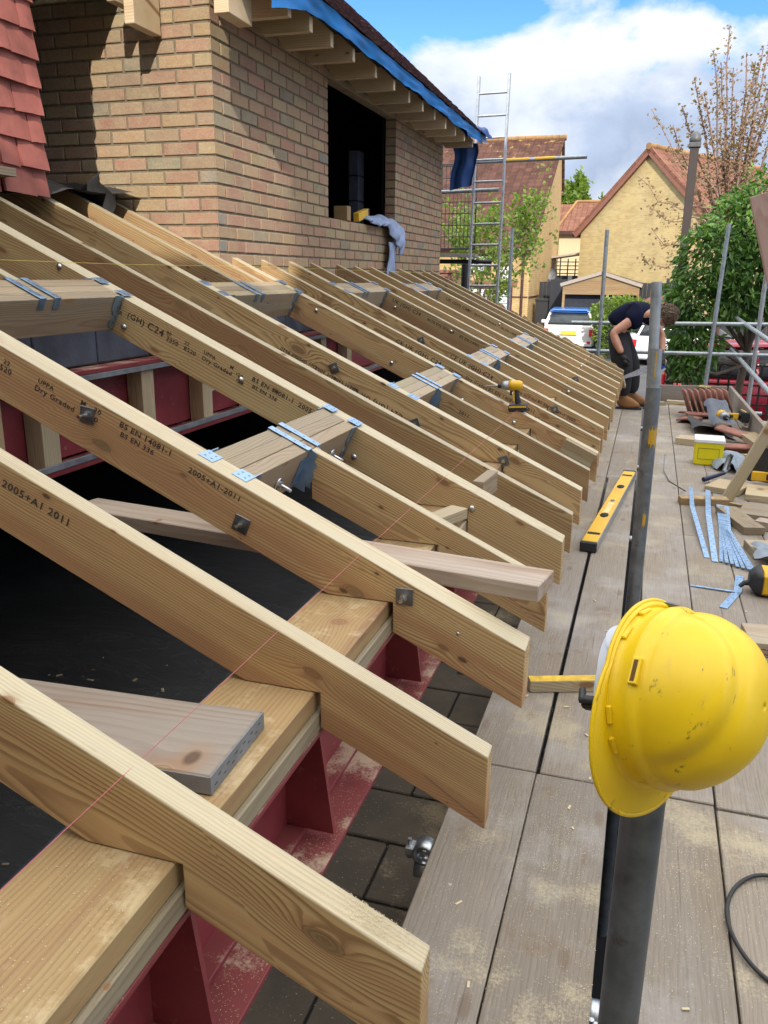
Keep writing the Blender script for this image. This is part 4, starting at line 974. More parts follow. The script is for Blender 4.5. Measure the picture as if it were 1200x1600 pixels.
    # half coupler sticking out at the left edge of the deck, and one in the gap by the near pole
    for (p, ax, lab) in (((-.455, 1.875, -.055), (1, 0, 0), 'galvanised coupler poking out under the deck edge near the rafter feet'), ((.022, 1.50, -.075), (0, 1, 0), 'galvanised coupler in the gap left of the short dark pole')):
        k = coupler(p, ax, None); tag(k, lab, 'coupler')
M_YELLOWBRASS = simple('dull_brass', (0.42, 0.34, 0.12), 0.5)
scaffold()
# ------------------------------------------------------------------ hard hat hung on the near pole
def helmet():
    f = Vector(HF).normalized(); u = Vector(HU); u = (u-f*u.dot(f)).normalized(); s = u.cross(f)
    C = Vector(HC)
    W = Matrix(((f.x, s.x, u.x, C.x), (f.y, s.y, u.y, C.y), (f.z, s.z, u.z, C.z), (0, 0, 0, 1))) @ Matrix.Scale(.955, 4)
    H = bpy.data.objects.new('hard_hat', None); H.empty_display_size = .05; place(H, W)
    tag(H, 'scuffed yellow hard hat hanging peak down on the short dark pole', 'hard hat')
    A, Bw, Hh = .121, .104, .142                # half length, half width, height
    def shell(th, ph, off=0.0):
        """th 0..2pi round (0 = front), ph 0 rim .. 1 crown"""
        a = ph*math.pi/2; cx = math.cos(a)**.80; sz = math.sin(a)**.92
        x = A*cx*math.cos(th); y = Bw*cx*math.sin(th); z = Hh*sz
        # raised crown band front to back with a groove each side
        aw = abs(y); band = .0048*math.exp(-(aw/.030)**4) - .0030*math.exp(-((aw-.043)/.008)**2) + .0022*math.exp(-((aw-.060)/.010)**2)
        band *= min(1, max(0, (z-.030)/.035))
        # shoulder ridge low down
        ridge = .0050*math.exp(-((z-.024)/.008)**2) - .0018*math.exp(-((z-.038)/.006)**2)
        n = Vector((x/A**2, y/Bw**2, z/Hh**2)).normalized()
        return Vector((x, y, z)) + n*(band+ridge+off)
    nt, np_ = 96, 44
    mb = MB(); mb.grid(lambda a, b: shell(a*2*math.pi, b**.85*.999), nt, np_)
    # rim skirt with gutter: drops and flares, long at the peak
    def rim(th, v):
        base = shell(th, 0.0); fr = max(0.0, math.cos(th)); bk = max(0.0, -math.cos(th))
        ext = .005 + .036*fr**1.05 + .005*bk
        drop = .0115 + .005*bk + .016*fr**3*v
        d = Vector((math.cos(th)*1.1, math.sin(th), 0)).normalized()
        if v < .25: k = v/.25; return base + Vector((0, 0, -drop*.55*k)) + d*.002*k
        k = (v-.25)/.75
        return base + Vector((0, 0, -drop*(.55+.30*k))) + d*(.002+ext*k) + Vector((0, 0, .0035*math.sin(k*math.pi)*(1-fr)))
    mb.grid(lambda a, b: rim(a*2*math.pi, b), nt, 14)
    # rolled lip
    lip = [rim(k/96*2*math.pi, 1.0)+Vector((0, 0, -.001)) for k in range(97)]
    mb.tube(lip, .0032, 8, caps=False)
    mb.weld = True; o = mb.build('shell', M_HELMET, H, W, local=True)
    md = o.modifiers.new('thickness', 'SOLIDIFY'); md.thickness = .0028; md.offset = -1
    # accessory slots on the sides, vents, small lugs on the rim
    for th in (R(88), R(272)):
        p = shell(th, .115, .0012); n = Vector((0, math.sin(th), .12)).normalized(); M = Matrix.Translation(p) @ n.to_track_quat('Z', 'Y').to_matrix().to_4x4()
        mb = MB(); mb.cham(-.018, .018, -.0065, .0065, -.006, .0022, .0012, M)
        lug = mb.build('slot_lug', M_HELMET, H, W, local=True)
        mb = MB(); mb.cham(-.0145, .0145, -.003, .003, -.003, .0027, .0004, M); mb.build('slot', M_SLOT, lug, W, local=True)
    for sg in (-1, 1):
        for x, L in ((.012, .040), (.052, .012)):
            pts = []
            for k in range(7):
                xx = x-L/2+L*k/6; yy = sg*.043; zz = Hh*math.sqrt(max(0, 1-(xx/A)**2-(yy/Bw)**2))**.96
                pts.append(Vector((xx, yy, zz+.0005)))
            mb = MB(); mb.tube(pts, [.0006, .0014, .0017, .0017, .0017, .0014, .0006], 6); mb.build('vent', M_SLOT, H, W, local=True)
    for th in (R(40), R(140), R(220), R(320), R(300), R(245)):
        p = shell(th, .03, .002)+Vector((0, 0, -.012)); n = Vector((math.cos(th), math.sin(th), .25)).normalized()
        M = Matrix.Translation(p) @ n.to_track_quat('Z', 'Y').to_matrix().to_4x4()
        mb = MB(); mb.cham(-.012, .012, -.0035, .0035, -.004, .0028, .0016, M); mb.build('rim_lug', M_HELMET, H, W, local=True)
    # harness: pale cradle, dark strap ends, ratchet
    mb = MB()
    for k in range(6):
        th = k*math.pi/3+.3
        mb.tube([Vector((A*.80*math.cos(th), Bw*.80*math.sin(th), -.012)), Vector((A*.55*math.cos(th), Bw*.55*math.sin(th), .07)), Vector((A*.12*math.cos(th), Bw*.12*math.sin(th), .105))], [.006, .007, .006], 6)
    mb.grid(lambda a, b: Vector((A*.80*math.cos(a*2*math.pi), Bw*.82*math.sin(a*2*math.pi), -.045+.040*b-.02*max(0, -math.cos(a*2*math.pi)))), 48, 2)
    mb.build('harness', M_LINER, H, W, local=True)
    mb = MB(); mb.grid(lambda a, b: Vector((A*.80*math.cos(R(188+62*a)), Bw*.86*math.sin(R(188+62*a)), -.060+.055*b+.022*(2*a-1)**2)), 14, 10); mb.build('nape_pad', M_LINER, H, W, local=True)
    mb = MB(); mb.cham(.040, .058, -.100, -.084, -.048, -.026, .004); mb.tube([(.048, -.10, -.02), (.05, -.104, -.042), (.03, -.085, -.06)], .005, 6); mb.build('strap_end', M_RUBBER, H, W, local=True)
M_SLOT = simple('brown_slot_shadow_gap', (0.12, 0.055, 0.010), 0.8)
M_LINER = simple('pale_liner', (0.52, 0.57, 0.66), 0.6, var=0.1)
HC = (.059, 1.035, .974); HF = (-0.1323, -0.6498, -0.7485); HU = (0.8077, -0.5084, 0.2986)
helmet()

# ------------------------------------------------------------------ tools and loose things on the deck
def lv_frame(a, b, z): return frame((a[0], a[1], z), (b[0], b[1], z))
def level():
    W, L = lv_frame((-.212, 4.56), (-.035, 6.53), .031)
    o = bpy.data.objects.new('spirit_level', None); place(o, W); tag(o, 'long yellow spirit level lying across the gap between two deck boards', 'spirit level')
    mb = MB(); mb.cham(.03, L-.03, -.043, .043, -.028, .026, .003); mb.build('body', M_YELLOW, o, W, local=True)
    mb = MB(); mb.cham(.03, L-.03, -.047, -.0432, -.029, .024, .001); mb.build('base_rail', M_TOOLGREY, o, W, local=True)
    for a, b in ((0, .032), (L-.032, L)):
        mb = MB(); mb.cham(a, b, -.048, .047, -.030, .030, .006); mb.build('end_cap', M_RUBBER, o, W, local=True)
    for x, rx, ry in ((.20, .03, .030), (.62, .055, .026), (1.0, .03, .014), (1.42, .055, .026), (1.80, .03, .030)):
        mb = MB()
        if ry < .02 or rx > .04:
            mb.lathe([(0, .001), (rx if ry > .02 else .03, .001), (rx if ry > .02 else .03, 0)], 24, Matrix.Translation((x, 0, .0262)) @ Matrix.Diagonal((1, ry/rx, 1, 1)))
        else: mb.cham(x-.022, x+.022, -.036, .036, .026, .0272, .0005)
        mb.build('vial_window', M_BLACK if ry > .02 else M_GREYMETAL, o, W, local=True)
    mb = MB(); mb.cham(.66, .95, -.018, .018, .026, .0266, .0002); mb.build('label_plate', M_YELLOWPALE, o, W, local=True)
M_YELLOWPALE = simple('pale_yellow_label', (0.80, 0.62, 0.22), 0.3)
level()
t = timber('painted_batten', (-.305, 2.835, .024), (.075, 2.975, .024), .045, .046, W_OLD); tag(t, 'short batten painted yellow on top beside the third rafter\u2019s end', 'batten')
W = WM[t]; mb = MB(); mb.cham(.001, .40, -.0215, .0215, .0228, .0242, .0005); mb.build('painted_top', simple('batten_paint', (0.66, 0.44, 0.05), .7, var=.3, vscale=30), t, W, local=True)
def tub():
    B = thing('plastic_tub', 'bright yellow square tub with a white lid on the deck', 'tub', (.575, 7.30, 0), R(-2))
    W = WM[B]
    mb = MB(); x = .110
    mb.add([(-x, -.1, 0), (x, -.1, 0), (x, .1, 0), (-x, .1, 0), (-x-.006, -.11, .20), (x+.006, -.11, .20), (x+.006, .11, .20), (-x-.006, .11, .20)], [(0, 1, 2, 3), (0, 4, 5, 1), (1, 5, 6, 2), (2, 6, 7, 3), (3, 7, 4, 0), (4, 7, 6, 5)])
    o = mb.build('body', M_YELLOWBOX, B, W, local=True); bv = o.modifiers.new('round', 'BEVEL'); bv.width = .012; bv.segments = 3
    mb = MB(); mb.cham(-.120, .120, -.118, .118, .190, .222, .006); mb.build('lid', M_WHITE, B, W, local=True)
    mb = MB(); yl = -.1085
    for a, b in (((-.082, .055), (.082, .055)), ((.082, .055), (.082, .145)), ((.082, .145), (-.082, .145)), ((-.082, .145), (-.082, .055))):
        mb.tube([(a[0], -.1013-.05*a[1], a[1]), (b[0], -.1013-.05*b[1], b[1])], .0013, 5)
    mb.build('label_outline', M_INK, B, W, local=True)
tub()
def straps():
    def strap(pts, w, lab, grp='galvanised restraint straps on the deck', holes=True):
        """bent flat strap through pts"""
        mb = MB(); P = [Vector(p) for p in pts]
        for a, b in zip(P, P[1:]):
            W, L = frame(a, b); mb.box(-.001, L+.001, -w/2, w/2, -.0012, .0012, W)
            if holes:
                n = int(L/.045)
                for i in range(n): mb.box(.02+i*.045-.004, .02+i*.045+.004, (-1)**i*w*.2-.004, (-1)**i*w*.2+.004, .0012, .0016, W, 1)
        tag(mb.build('restraint_strap', [M_STRAP, M_STEELDARK], None), lab, 'strap', grp)
    strap([(.395, 6.12, .062), (.385, 5.62, .052), (.43, 4.68, .004)], .028, 'left galvanised strap, bent end up on a brown offcut')
    strap([(.505, 6.05, .066), (.475, 5.45, .055), (.468, 4.62, .006)], .032, 'second strap from the left, bent end lying over the offcut')
    for i in range(7):
        a = (.545+.006*i, 5.35-.03*i, .012+.004*i); b = (.500+.026*i, 4.62-.02*i, .010+.003*(i % 3))
        strap([(.56+.008*i, 5.80-.02*i, .03+.004*i), a, b], .019, 'strap %s in the fanned bundle on the deck' % ['first from the left', 'second from the left', 'third from the left', 'in the middle', 'third from the right', 'second from the right', 'at the right edge'][i])
    strap([(.325, 4.19, .006), (.53, 4.16, .010)], .018, 'narrow strap lying crosswise in front of the yellow tool')
    strap([(.575, 4.42, .006), (.545, 4.18, .005), (.460, 3.93, .005)], .038, 'short bent strap beside the narrow crosswise strap')
straps()
def powertool():
    T = thing('nail_gun', 'yellow and black power tool with rounded rubber end at the right edge', 'power tool', (.68, 4.22, 0))
    mb = MB(); mb.cham(.638, .93, 4.13, 4.29, .012, .125, .014); mb.build('housing', M_YELLOW, T)
    def nose(u, v):
        a = u*2*math.pi; rr = (1-.55*(1-v)**2.2); return Vector((.592+.055*v, 4.21+.086*rr*math.copysign(abs(math.cos(a))**.6, math.cos(a)), .068+.064*rr*math.copysign(abs(math.sin(a))**.6, math.sin(a))))
    mb = MB(); mb.grid(nose, 28, 8); mb.add([nose(k/28, 0) for k in range(28)], [list(range(28))]); mb.build('rubber_nose', M_RUBBER, T)
    mb = MB(); mb.tube([(.595, 4.205, .05), (.57, 4.20, .045), (.552, 4.19, .03)], [.016, .012, .010], 10); mb.build('tip', M_RUBBER, T)
    mb = MB(); mb.cham(.705, .92, 4.1265, 4.1295, .035, .100, .001); mb.build('rating_label', M_INK, T); mb = MB(); mb.cham(.73, .92, 4.1245, 4.1262, .045, .092, .0008); mb.build('rating_label', M_PAPER, T)
powertool()
t = timber('timber_offcut', (.515, 3.53, .030), (.73, 3.55, .030), .21, .06, W_GREYPLATE); tag(t, 'grey offcut with red marking at the right edge near the helmet', 'offcut')
text('red_mark', 'C24', .042, Matrix.Translation((.556, 3.4195, .012)) @ Matrix.Rotation(R(90), 4, 'X'), simple('red_marker', (0.30, 0.05, 0.03), .8), t)
def cable():
    pts = []
    for k in range(40):
        a = R(-20) + k/39*R(235); pts.append((.435+.118*math.cos(a+R(60)), 1.83+.185*math.sin(a+R(60)), .006+.004*math.sin(a*3)))
    mb = MB(); mb.tube(pts, .0052, 8); tag(mb.build('power_cable', M_RUBBER), 'black power cable looped on the boards at the right edge', 'cable')
cable()
def driver(name, label, W, cat='impact driver'):
    """cordless driver: local x along the barrel, z up, grip down"""
    T = bpy.data.objects.new(name, None); T.empty_display_size = .05; place(T, W); tag(T, label, cat)
    q = Matrix.Rotation(R(90), 4, 'Y')
    mb = MB(); mb.lathe([(0, -.075), (.022, -.072), (.031, -.055), (.033, -.01), (.032, .012), (0, .012)], 20, q); mb.build('motor_housing', M_YELLOW, T, W, local=True)
    mb = MB(); mb.lathe([(0, .012), (.031, .012), (.029, .045), (.022, .060), (0, .060)], 20, q); mb.build('gear_case', M_TOOLGREY, T, W, local=True)
    mb = MB(); mb.lathe([(0, .060), (.017, .060), (.015, .082), (.009, .085), (0, .085)], 16, q); mb.build('chuck', M_RUBBER, T, W, local=True)
    mb = MB(); mb.tube([(.08, 0, 0), (.16, 0, 0)], .004, 8); mb.build('drill_bit', M_STEELDARK, T, W, local=True)
    mb = MB(); mb.tube([(-.025, 0, -.02), (-.035, 0, -.07), (-.045, 0, -.115)], [.021, .018, .021], 12, M=Matrix.Diagonal((1, .8, 1, 1))); g = mb.build('grip', M_RUBBER, T, W, local=True)
    mb = MB(); mb.cham(-.005, .008, -.010, .010, -.062, -.028, .003); mb.build('trigger', M_RUBBER, g, W, local=True)
    mb = MB(); mb.cham(-.022, -.012, -.019, .019, -.10, -.03, .003); mb.build('grip_panel', M_YELLOW, g, W, local=True)
    mb = MB(); mb.cham(-.10, .018, -.036, .036, -.165, -.118, .008); mb.build('battery', M_RUBBER, T, W, local=True)
    mb = MB(); mb.cham(-.095, .013, -.0368, .0368, -.140, -.126, .003); mb.build('battery_stripe', M_YELLOW, T, W, local=True)
    return T
yD = 4.80
driver('impact_driver', 'yellow and black impact driver perched on a rafter pointing left', Matrix.Translation((-.735, yD+.025, ztop(-.735, yD)+.118)) @ Matrix.Rotation(R(184), 4, 'Z') @ Matrix.Rotation(R(4), 4, 'Y') @ Matrix.Scale(.92, 4))
driver('cordless_drill', 'yellow cordless drill lying on its side on the rubble behind the tub', Matrix.Translation((.80, 8.9, .17)) @ Matrix.Rotation(R(190), 4, 'Z') @ Matrix.Rotation(R(88), 4, 'Y') @ Matrix.Rotation(R(90), 4, 'Z') @ Matrix.Scale(1.55, 4), 'drill')
def floor_bits():
    mb = MB(); W, L = frame((-4.75, 4.25, -.97), (-4.0, 3.72, -.97)); mb.cham(0, L, -.06, .06, -.02, .03, .004, W); tag(mb.build('metal_channel', M_GALV), 'short metal channel lying on the dark floor at the left edge', 'channel')
    mb = MB()
    for k in range(70):
        x, y = random.uniform(-3.6, -1.5), random.uniform(1.0, 4.5); s = random.uniform(.006, .022); mb.cham(-s, s, -s*.4, s*.4, 0, .006, .001, Matrix.Translation((x, y, -.998)) @ Matrix.Rotation(random.uniform(0, 3), 4, 'Z'))
    tag(mb.build('wood_chips', W_GREYPLATE), kind='stuff')
floor_bits()
def rubble():
    # tiles leaning in a row, loose tiles, lead sheet, offcuts
    for i in range(8):
        W = Matrix.Translation((.98-.062*i, 10.05-.09*i*.3, .035)) @ Matrix.Rotation(R(6), 4, 'Z') @ Matrix.Rotation(R(-18-2*random.random()), 4, 'Y')
        mb = MB(); mb.grid(lambda u, v: (.010*math.sin(u*math.pi), -.17+.34*u, .27*v), 8, 2)
        o = mb.build('roof_tile', M_CLAY2, None, W, local=True); sd = o.modifiers.new('thick', 'SOLIDIFY'); sd.thickness = .018
        tag(o, 'red brown roof tile, %s in the leaning row by the toe board' % ['first from the right', 'second from the right', 'third from the right', 'fourth from the right', 'fifth from the right', 'sixth from the right', 'second from the left', 'leftmost'][i], 'roof tile', 'roof tiles stacked on edge')
    L = [((.62, 9.75, .05), 30, 4, 'curved roof tile lying left of the leaning row'), ((.52, 9.5, .03), 75, 2, 'roof tile lying flat at the left of the rubble'), ((.90, 8.35, .10), -35, 8, 'long broken tile sloping down right of the drill'), ((.86, 7.95, .045), 8, 1, 'top tile of the low pile behind the tub'), ((.84, 7.97, .022), 3, 0, 'bottom tile of the low pile behind the tub')]
    for p, rz, ry, lab in L:
        W = Matrix.Translation(p) @ Matrix.Rotation(R(rz), 4, 'Z') @ Matrix.Rotation(R(ry), 4, 'Y'); mb = MB()
        mb.grid(lambda u, v: (-.19+.38*u, -.10+.20*v, .02*math.sin(v*math.pi)), 2, 8); o = mb.build('roof_tile', M_CLAY2, None, W, local=True); sd = o.modifiers.new('thick', 'SOLIDIFY'); sd.thickness = .018
        tag(o, lab, 'roof tile', 'loose roof tiles')
    def ln(u, v):
        p = Vector((.70+.22*u-.05*v, 8.75+.85*v, .09+.12*v+.03*math.sin(u*5)+.05*u)); return p+crumple(p, .03, 5)
    mb = MB(); mb.grid(ln, 10, 14); tag(mb.build('flashing_sheet', simple('blue_grey_lead', (0.085, 0.10, 0.135), .55, var=.25)), 'bent blue grey flashing sheet lying over the roof tiles', 'flashing')
    def fl(u, v):
        p = Vector((.50+.42*u, 8.75+.6*v-.25*u, .045+.05*math.sin(u*4+v*2))); return p+crumple(p, .05, 5, 2)
    mb = MB(); mb.grid(fl, 10, 10); tag(mb.build('roofing_felt', M_FELT), 'scrap of black felt under the drill', 'felt')
    for a, b, w, h, m, lab in (((.36, 8.18, .03), (.56, 8.13, .03), .20, .06, W_OLD, 'brown offcut lying left of the yellow tub'),
        ((.98, 8.4, .08), (1.08, 7.75, .08), .16, .05, W_OLD, 'honey coloured offcut leaning by the toe board'), ((.94, 7.65, .02), (1.10, 7.45, .02), .14, .04, W_OLD, 'thin offcut with a sawn end right of the tub'),
        ((1.08, 9.4, .06), (1.30, 9.1, .06), .15, .04, W_PALE, 'pale offcut outside the right toe board, upper one'), ((1.08, 9.2, .02), (1.34, 8.9, .02), .18, .03, W_PALE, 'pale offcut outside the right toe board, lower one'),
        ((.30, 10.75, .025), (.95, 10.68, .025), .07, .05, W_RAFTER, 'long batten lying in front of the far toe board'), ((.16, 10.6, .02), (.27, 10.66, .02), .08, .04, W_OLD, 'small wedge scrap at the left end of that far batten')):
        t = timber('timber_offcut', a, b, w, h, m); tag(t, lab, 'offcut', 'timber offcuts on the deck')
    for a, b, w, h, m, lab in (((.315, 5.86, .024), (.63, 5.93, .024), .09, .048, W_PLATE, 'orange brown offcut under the bent strap ends'),
        ((.56, 6.42, .022), (.78, 6.32, .022), .30, .044, W_OLD, 'thick greenish board end left of the diagonal prop'), ((.78, 6.27, .022), (1.25, 6.20, .022), .34, .046, W_OLD, 'thick greenish board under the tool bag'),
        ((.60, 5.70, .024), (.73, 5.24, .024), .13, .048, W_HEADER, 'brown pointed offcut right of the strap bundle'), ((.70, 5.75, .02), (1.10, 5.66, .02), .32, .04, W_GREYPLATE, 'grey weathered board piece below the greenish board'),
        ((.76, 5.42, .028), (.86, 5.38, .028), .10, .056, W_PALE, 'small pale block at the right edge'), ((.66, 4.86, .024), (1.05, 4.92, .024), .22, .048, W_GREYPLATE, 'grey offcut with a dark knot below the small pale block'),
        ((.575, 5.98, .012), (.73, 5.90, .012), .03, .012, W_PLATE, 'thin pale splinter of wood beside the prop foot')):
        t = timber('timber_offcut', a, b, w, h, m); tag(t, lab, 'offcut', 'timber offcuts on the deck')
    def pk(u, v):
        p = Vector((.66+.34*u, 7.05+.5*v-.3*u, .04+.04*math.sin(u*7))); return p+crumple(p, .09, 7, 1)
    mb = MB(); mb.grid(pk, 12, 12); tag(mb.build('plastic_wrapper', M_PAPER), 'crumpled pale blue wrapper right of the yellow tub', 'wrapper')
    def pk2(u, v):
        p = Vector((.67+.22*u, 4.62+.2*v, .05+.02*math.sin(u*7))); return p+crumple(p, .05, 9, 4)
    mb = MB(); mb.grid(pk2, 8, 8); tag(mb.build('plastic_wrapper', M_PAPER), 'pale wrapper lying behind the yellow and black tool', 'wrapper')
rubble()
t = timber('timber_prop', (.64, 6.06, .01), (1.36, 6.10, 1.75), .075, .05, W_OLD, up=(0, 1, 0)); tag(t, 'diagonal timber prop rising to the right from the deck', 'prop')
t = timber('upright_board', (.485, 5.0, 1.925), (1.11, 5.0, -.02), .085, .045, W_PINK, up=(0, -1, 0)); tag(t, 'weathered reddish board leaning in from the right edge in front of the tree', 'board')
def bag():
    B = thing('tool_bag', 'open black tool bag with yellow trim beside the diagonal prop', 'tool bag', (.98, 6.6, .045))
    def side(u, v):
        a = u*2*math.pi; c = math.copysign(abs(math.cos(a))**.5, math.cos(a)); s = math.copysign(abs(math.sin(a))**.5, math.sin(a)); p = Vector((1.0+.19*c*(1+.05*v), 6.62+.13*s*(1+.1*v), .05+.21*v+.02*math.sin(a*2)*v)); return p+crumple(p, .02, 8)
    mb = MB(); mb.grid(side, 40, 10); mb.build('body', M_RUBBER, B)
    mb = MB(); mb.cham(.83, 1.15, 6.475, 6.5, .06, .135, .008); mb.build('yellow_panel', M_YELLOW, B)
    mb = MB(); mb.cham(.93, 1.02, 6.47, 6.49, .075, .12, .004); mb.build('buckle', M_RUBBER, B)
    mb = MB(); mb.cham(1.02, 1.03, 6.48, 6.49, .16, .22, .002); mb.build('yellow_tab', M_YELLOW, B)
bag()
def hammer():
    Hh = thing('claw_hammer', 'hammer with a blue grip lying against the diagonal prop', 'hammer', (.6, 6.65, 0))
    mb = MB(); mb.tube([(.505, 6.53, .03), (.56, 6.58, .04), (.66, 6.66, .065)], [.019, .016, .013], 10); mb.build('grip', simple('navy_grip', (0.014, 0.022, 0.07), .6), Hh)
    mb = MB(); mb.tube([(.655, 6.655, .06), (.70, 6.78, .08)], .011, 10); mb.tube([(.665, 6.72, .06), (.70, 6.82, .16), (.715, 6.80, .19)], [.022, .024, .012], 10); mb.build('head', M_STEELDARK, Hh)
hammer()
mb = MB(); mb.tube([(.225, 7.0, .11), (.222, 6.85, .012), (.26, 6.5, .006), (.37, 6.22, .005)], .004, 6); tag(mb.build('bent_wire', M_STEELDARK), 'bent dark wire on the boards right of the tall pole', 'wire')
# sill items and towel
t = timber('timber_offcut', (-2.50, 6.93, WZ0+.062), (-2.62, 6.93, WZ0+.062), .09, .115, W_PLATE); tag(t, 'square cut block standing on the dormer sill', 'offcut')
t = timber('boxed_level', (-2.52, 7.17, WZ0+.045), (-2.56, 7.57, WZ0+.115), .05, .07, simple('yellow_carton', (0.60, 0.36, 0.02), .6)); tag(t, 'yellow carton leaning on the dormer sill beside the towel', 'carton')
W = WM[t]; mb = MB(); mb.box(.36, .40, -.0255, .0255, -.0352, .0352); mb.build('end_label', M_RUBBER, t, W, local=True)
def towel():
    def top(u, v):                              # bunched cloth over the sill, hem falling lower to the right
        y = 7.32+1.0*u+.05*math.sin(v*3); zb = 1.955-.26*max(0, (u-.30)/.70)**1.3-.03*math.sin(u*9)
        if v < .4: k = v/.4; p = Vector((-2.60+.13*k, y, 1.955+.050*math.sin(u*math.pi)+.03*math.sin(k*3)))
        else:
            k = (v-.4)/.6; p = Vector((-2.47+.055*math.sin(k*2.4)*(.35+u), y-.10*k*u, 1.965+.035*math.sin(u*math.pi)*(1-k)+(zb-1.965)*k))
        f = math.sin(u*17+v*2.5)*.016+math.sin(u*31+v*4)*.008
        return p + Vector((abs(f)*1.3, 0, f*.5*(1-v))) + crumple(p, .020, 9)
    def tail(u, v):
        y = 8.02+(u-.5)*(.20+.10*abs(v-.55)) - .03*v; f = .018*math.sin(u*12+v*2)
        p = Vector((-2.462+.02*(1-v)+abs(f), y, 1.80-.30*v)); return p + crumple(p, .012, 10)
    mb = MB(); mb.grid(top, 48, 34); mb.grid(tail, 18, 22); o = mb.build('towel', M_TOWEL); sd = o.modifiers.new('thick', 'SOLIDIFY'); sd.thickness = .010
    tag(o, 'blue grey towel draped over the dormer sill and hanging down the bricks', 'towel')
towel()
# sawdust and chips lying about
def sawdust():
    mb = MB(); n = 0
    def fleck(x, y, z, s):
        a = random.uniform(0, math.pi); c, q = math.cos(a)*s, math.sin(a)*s; t = random.uniform(.25, .6)
        mb.add([(x-c, y-q, z+.0008), (x+q*t, y-c*t, z+.0006+s*.3), (x+c, y+q, z+.0010), (x-q*t, y+c*t, z+.0012)], [(0, 1, 2, 3)])
    cl = [(-.30, 1.95, .16, .30), (-.12, 1.90, .13, .28), (-.10, 2.1, .10, .25), (-.33, 1.4, .1, .3), (.0, 1.4, .12, .3), (.22, 1.8, .12, .4), (-.3, 2.6, .12, .3), (.45, 2.0, .12, .2), (-.32, 3.1, .1, .3)]
    for cx, cy, sx, sy in cl:
        for _ in range(800):
            x, y = random.gauss(cx, sx*.6), random.gauss(cy, sy*.6)
            if -.43 < x < .018 or .094 < x < .7: fleck(x, y, .002, random.uniform(.0008, .0021))
    for _ in range(2600): fleck(random.uniform(-.668, -.59), random.uniform(.8, 3.2), .2055, random.uniform(.0008, .0018))
    for _ in range(260): fleck(random.uniform(-.80, -.62), random.uniform(.6, .9), .6415, random.uniform(.0007, .0016))
    for _ in range(500): fleck(random.gauss(-.75, .10), random.gauss(2.0, .5), -.297, random.uniform(.0015, .003))
    for _ in range(900):
        x = random.gauss(-.30, .03); y = random.uniform(.915, .955); fleck(x, y, ztop(x, .906)+.001, random.uniform(.0007, .0016))
    for k in range(26):
        x, y = random.uniform(-.4, .6), random.uniform(1.35, 4); mb.cham(-.004, random.uniform(.006, .018), -.003, .003, 0, .002, .0004, Matrix.Translation((x, y, .0015)) @ Matrix.Rotation(random.uniform(0, 3), 4, 'Z'))
    tag(mb.build('sawdust', M_DUST), kind='stuff')
sawdust()
# ------------------------------------------------------------------ the worker
def skinned(name, joints, edges, mat, parent, root, sub=2):
    """joints: key -> (x, y, z, r [, r2]); surface grown with the skin modifier"""
    me = bpy.data.meshes.new(name); b = bmesh.new(); ly = b.verts.layers.skin.verify(); V = {}
    inv = WM[parent].inverted()
    for k, j in joints.items():
        v = b.verts.new(inv @ Vector(j[:3])); V[k] = v; v[ly].radius = (j[3], j[4] if len(j) > 4 else j[3]); v[ly].use_root = (k == root)
    for a, c in edges: b.edges.new((V[a], V[c]))
    b.to_mesh(me); b.free(); me.materials.append(mat)
    o = bpy.data.objects.new(name, me); place(o, WM[parent], parent)
    m = o.modifiers.new('skin', 'SKIN'); m.use_smooth_shade = True; m.branch_smoothing = .6
    s = o.modifiers.new('smooth', 'SUBSURF'); s.levels = sub; s.render_levels = sub
    return o
def chain(*ks): return list(zip(ks, ks[1:]))
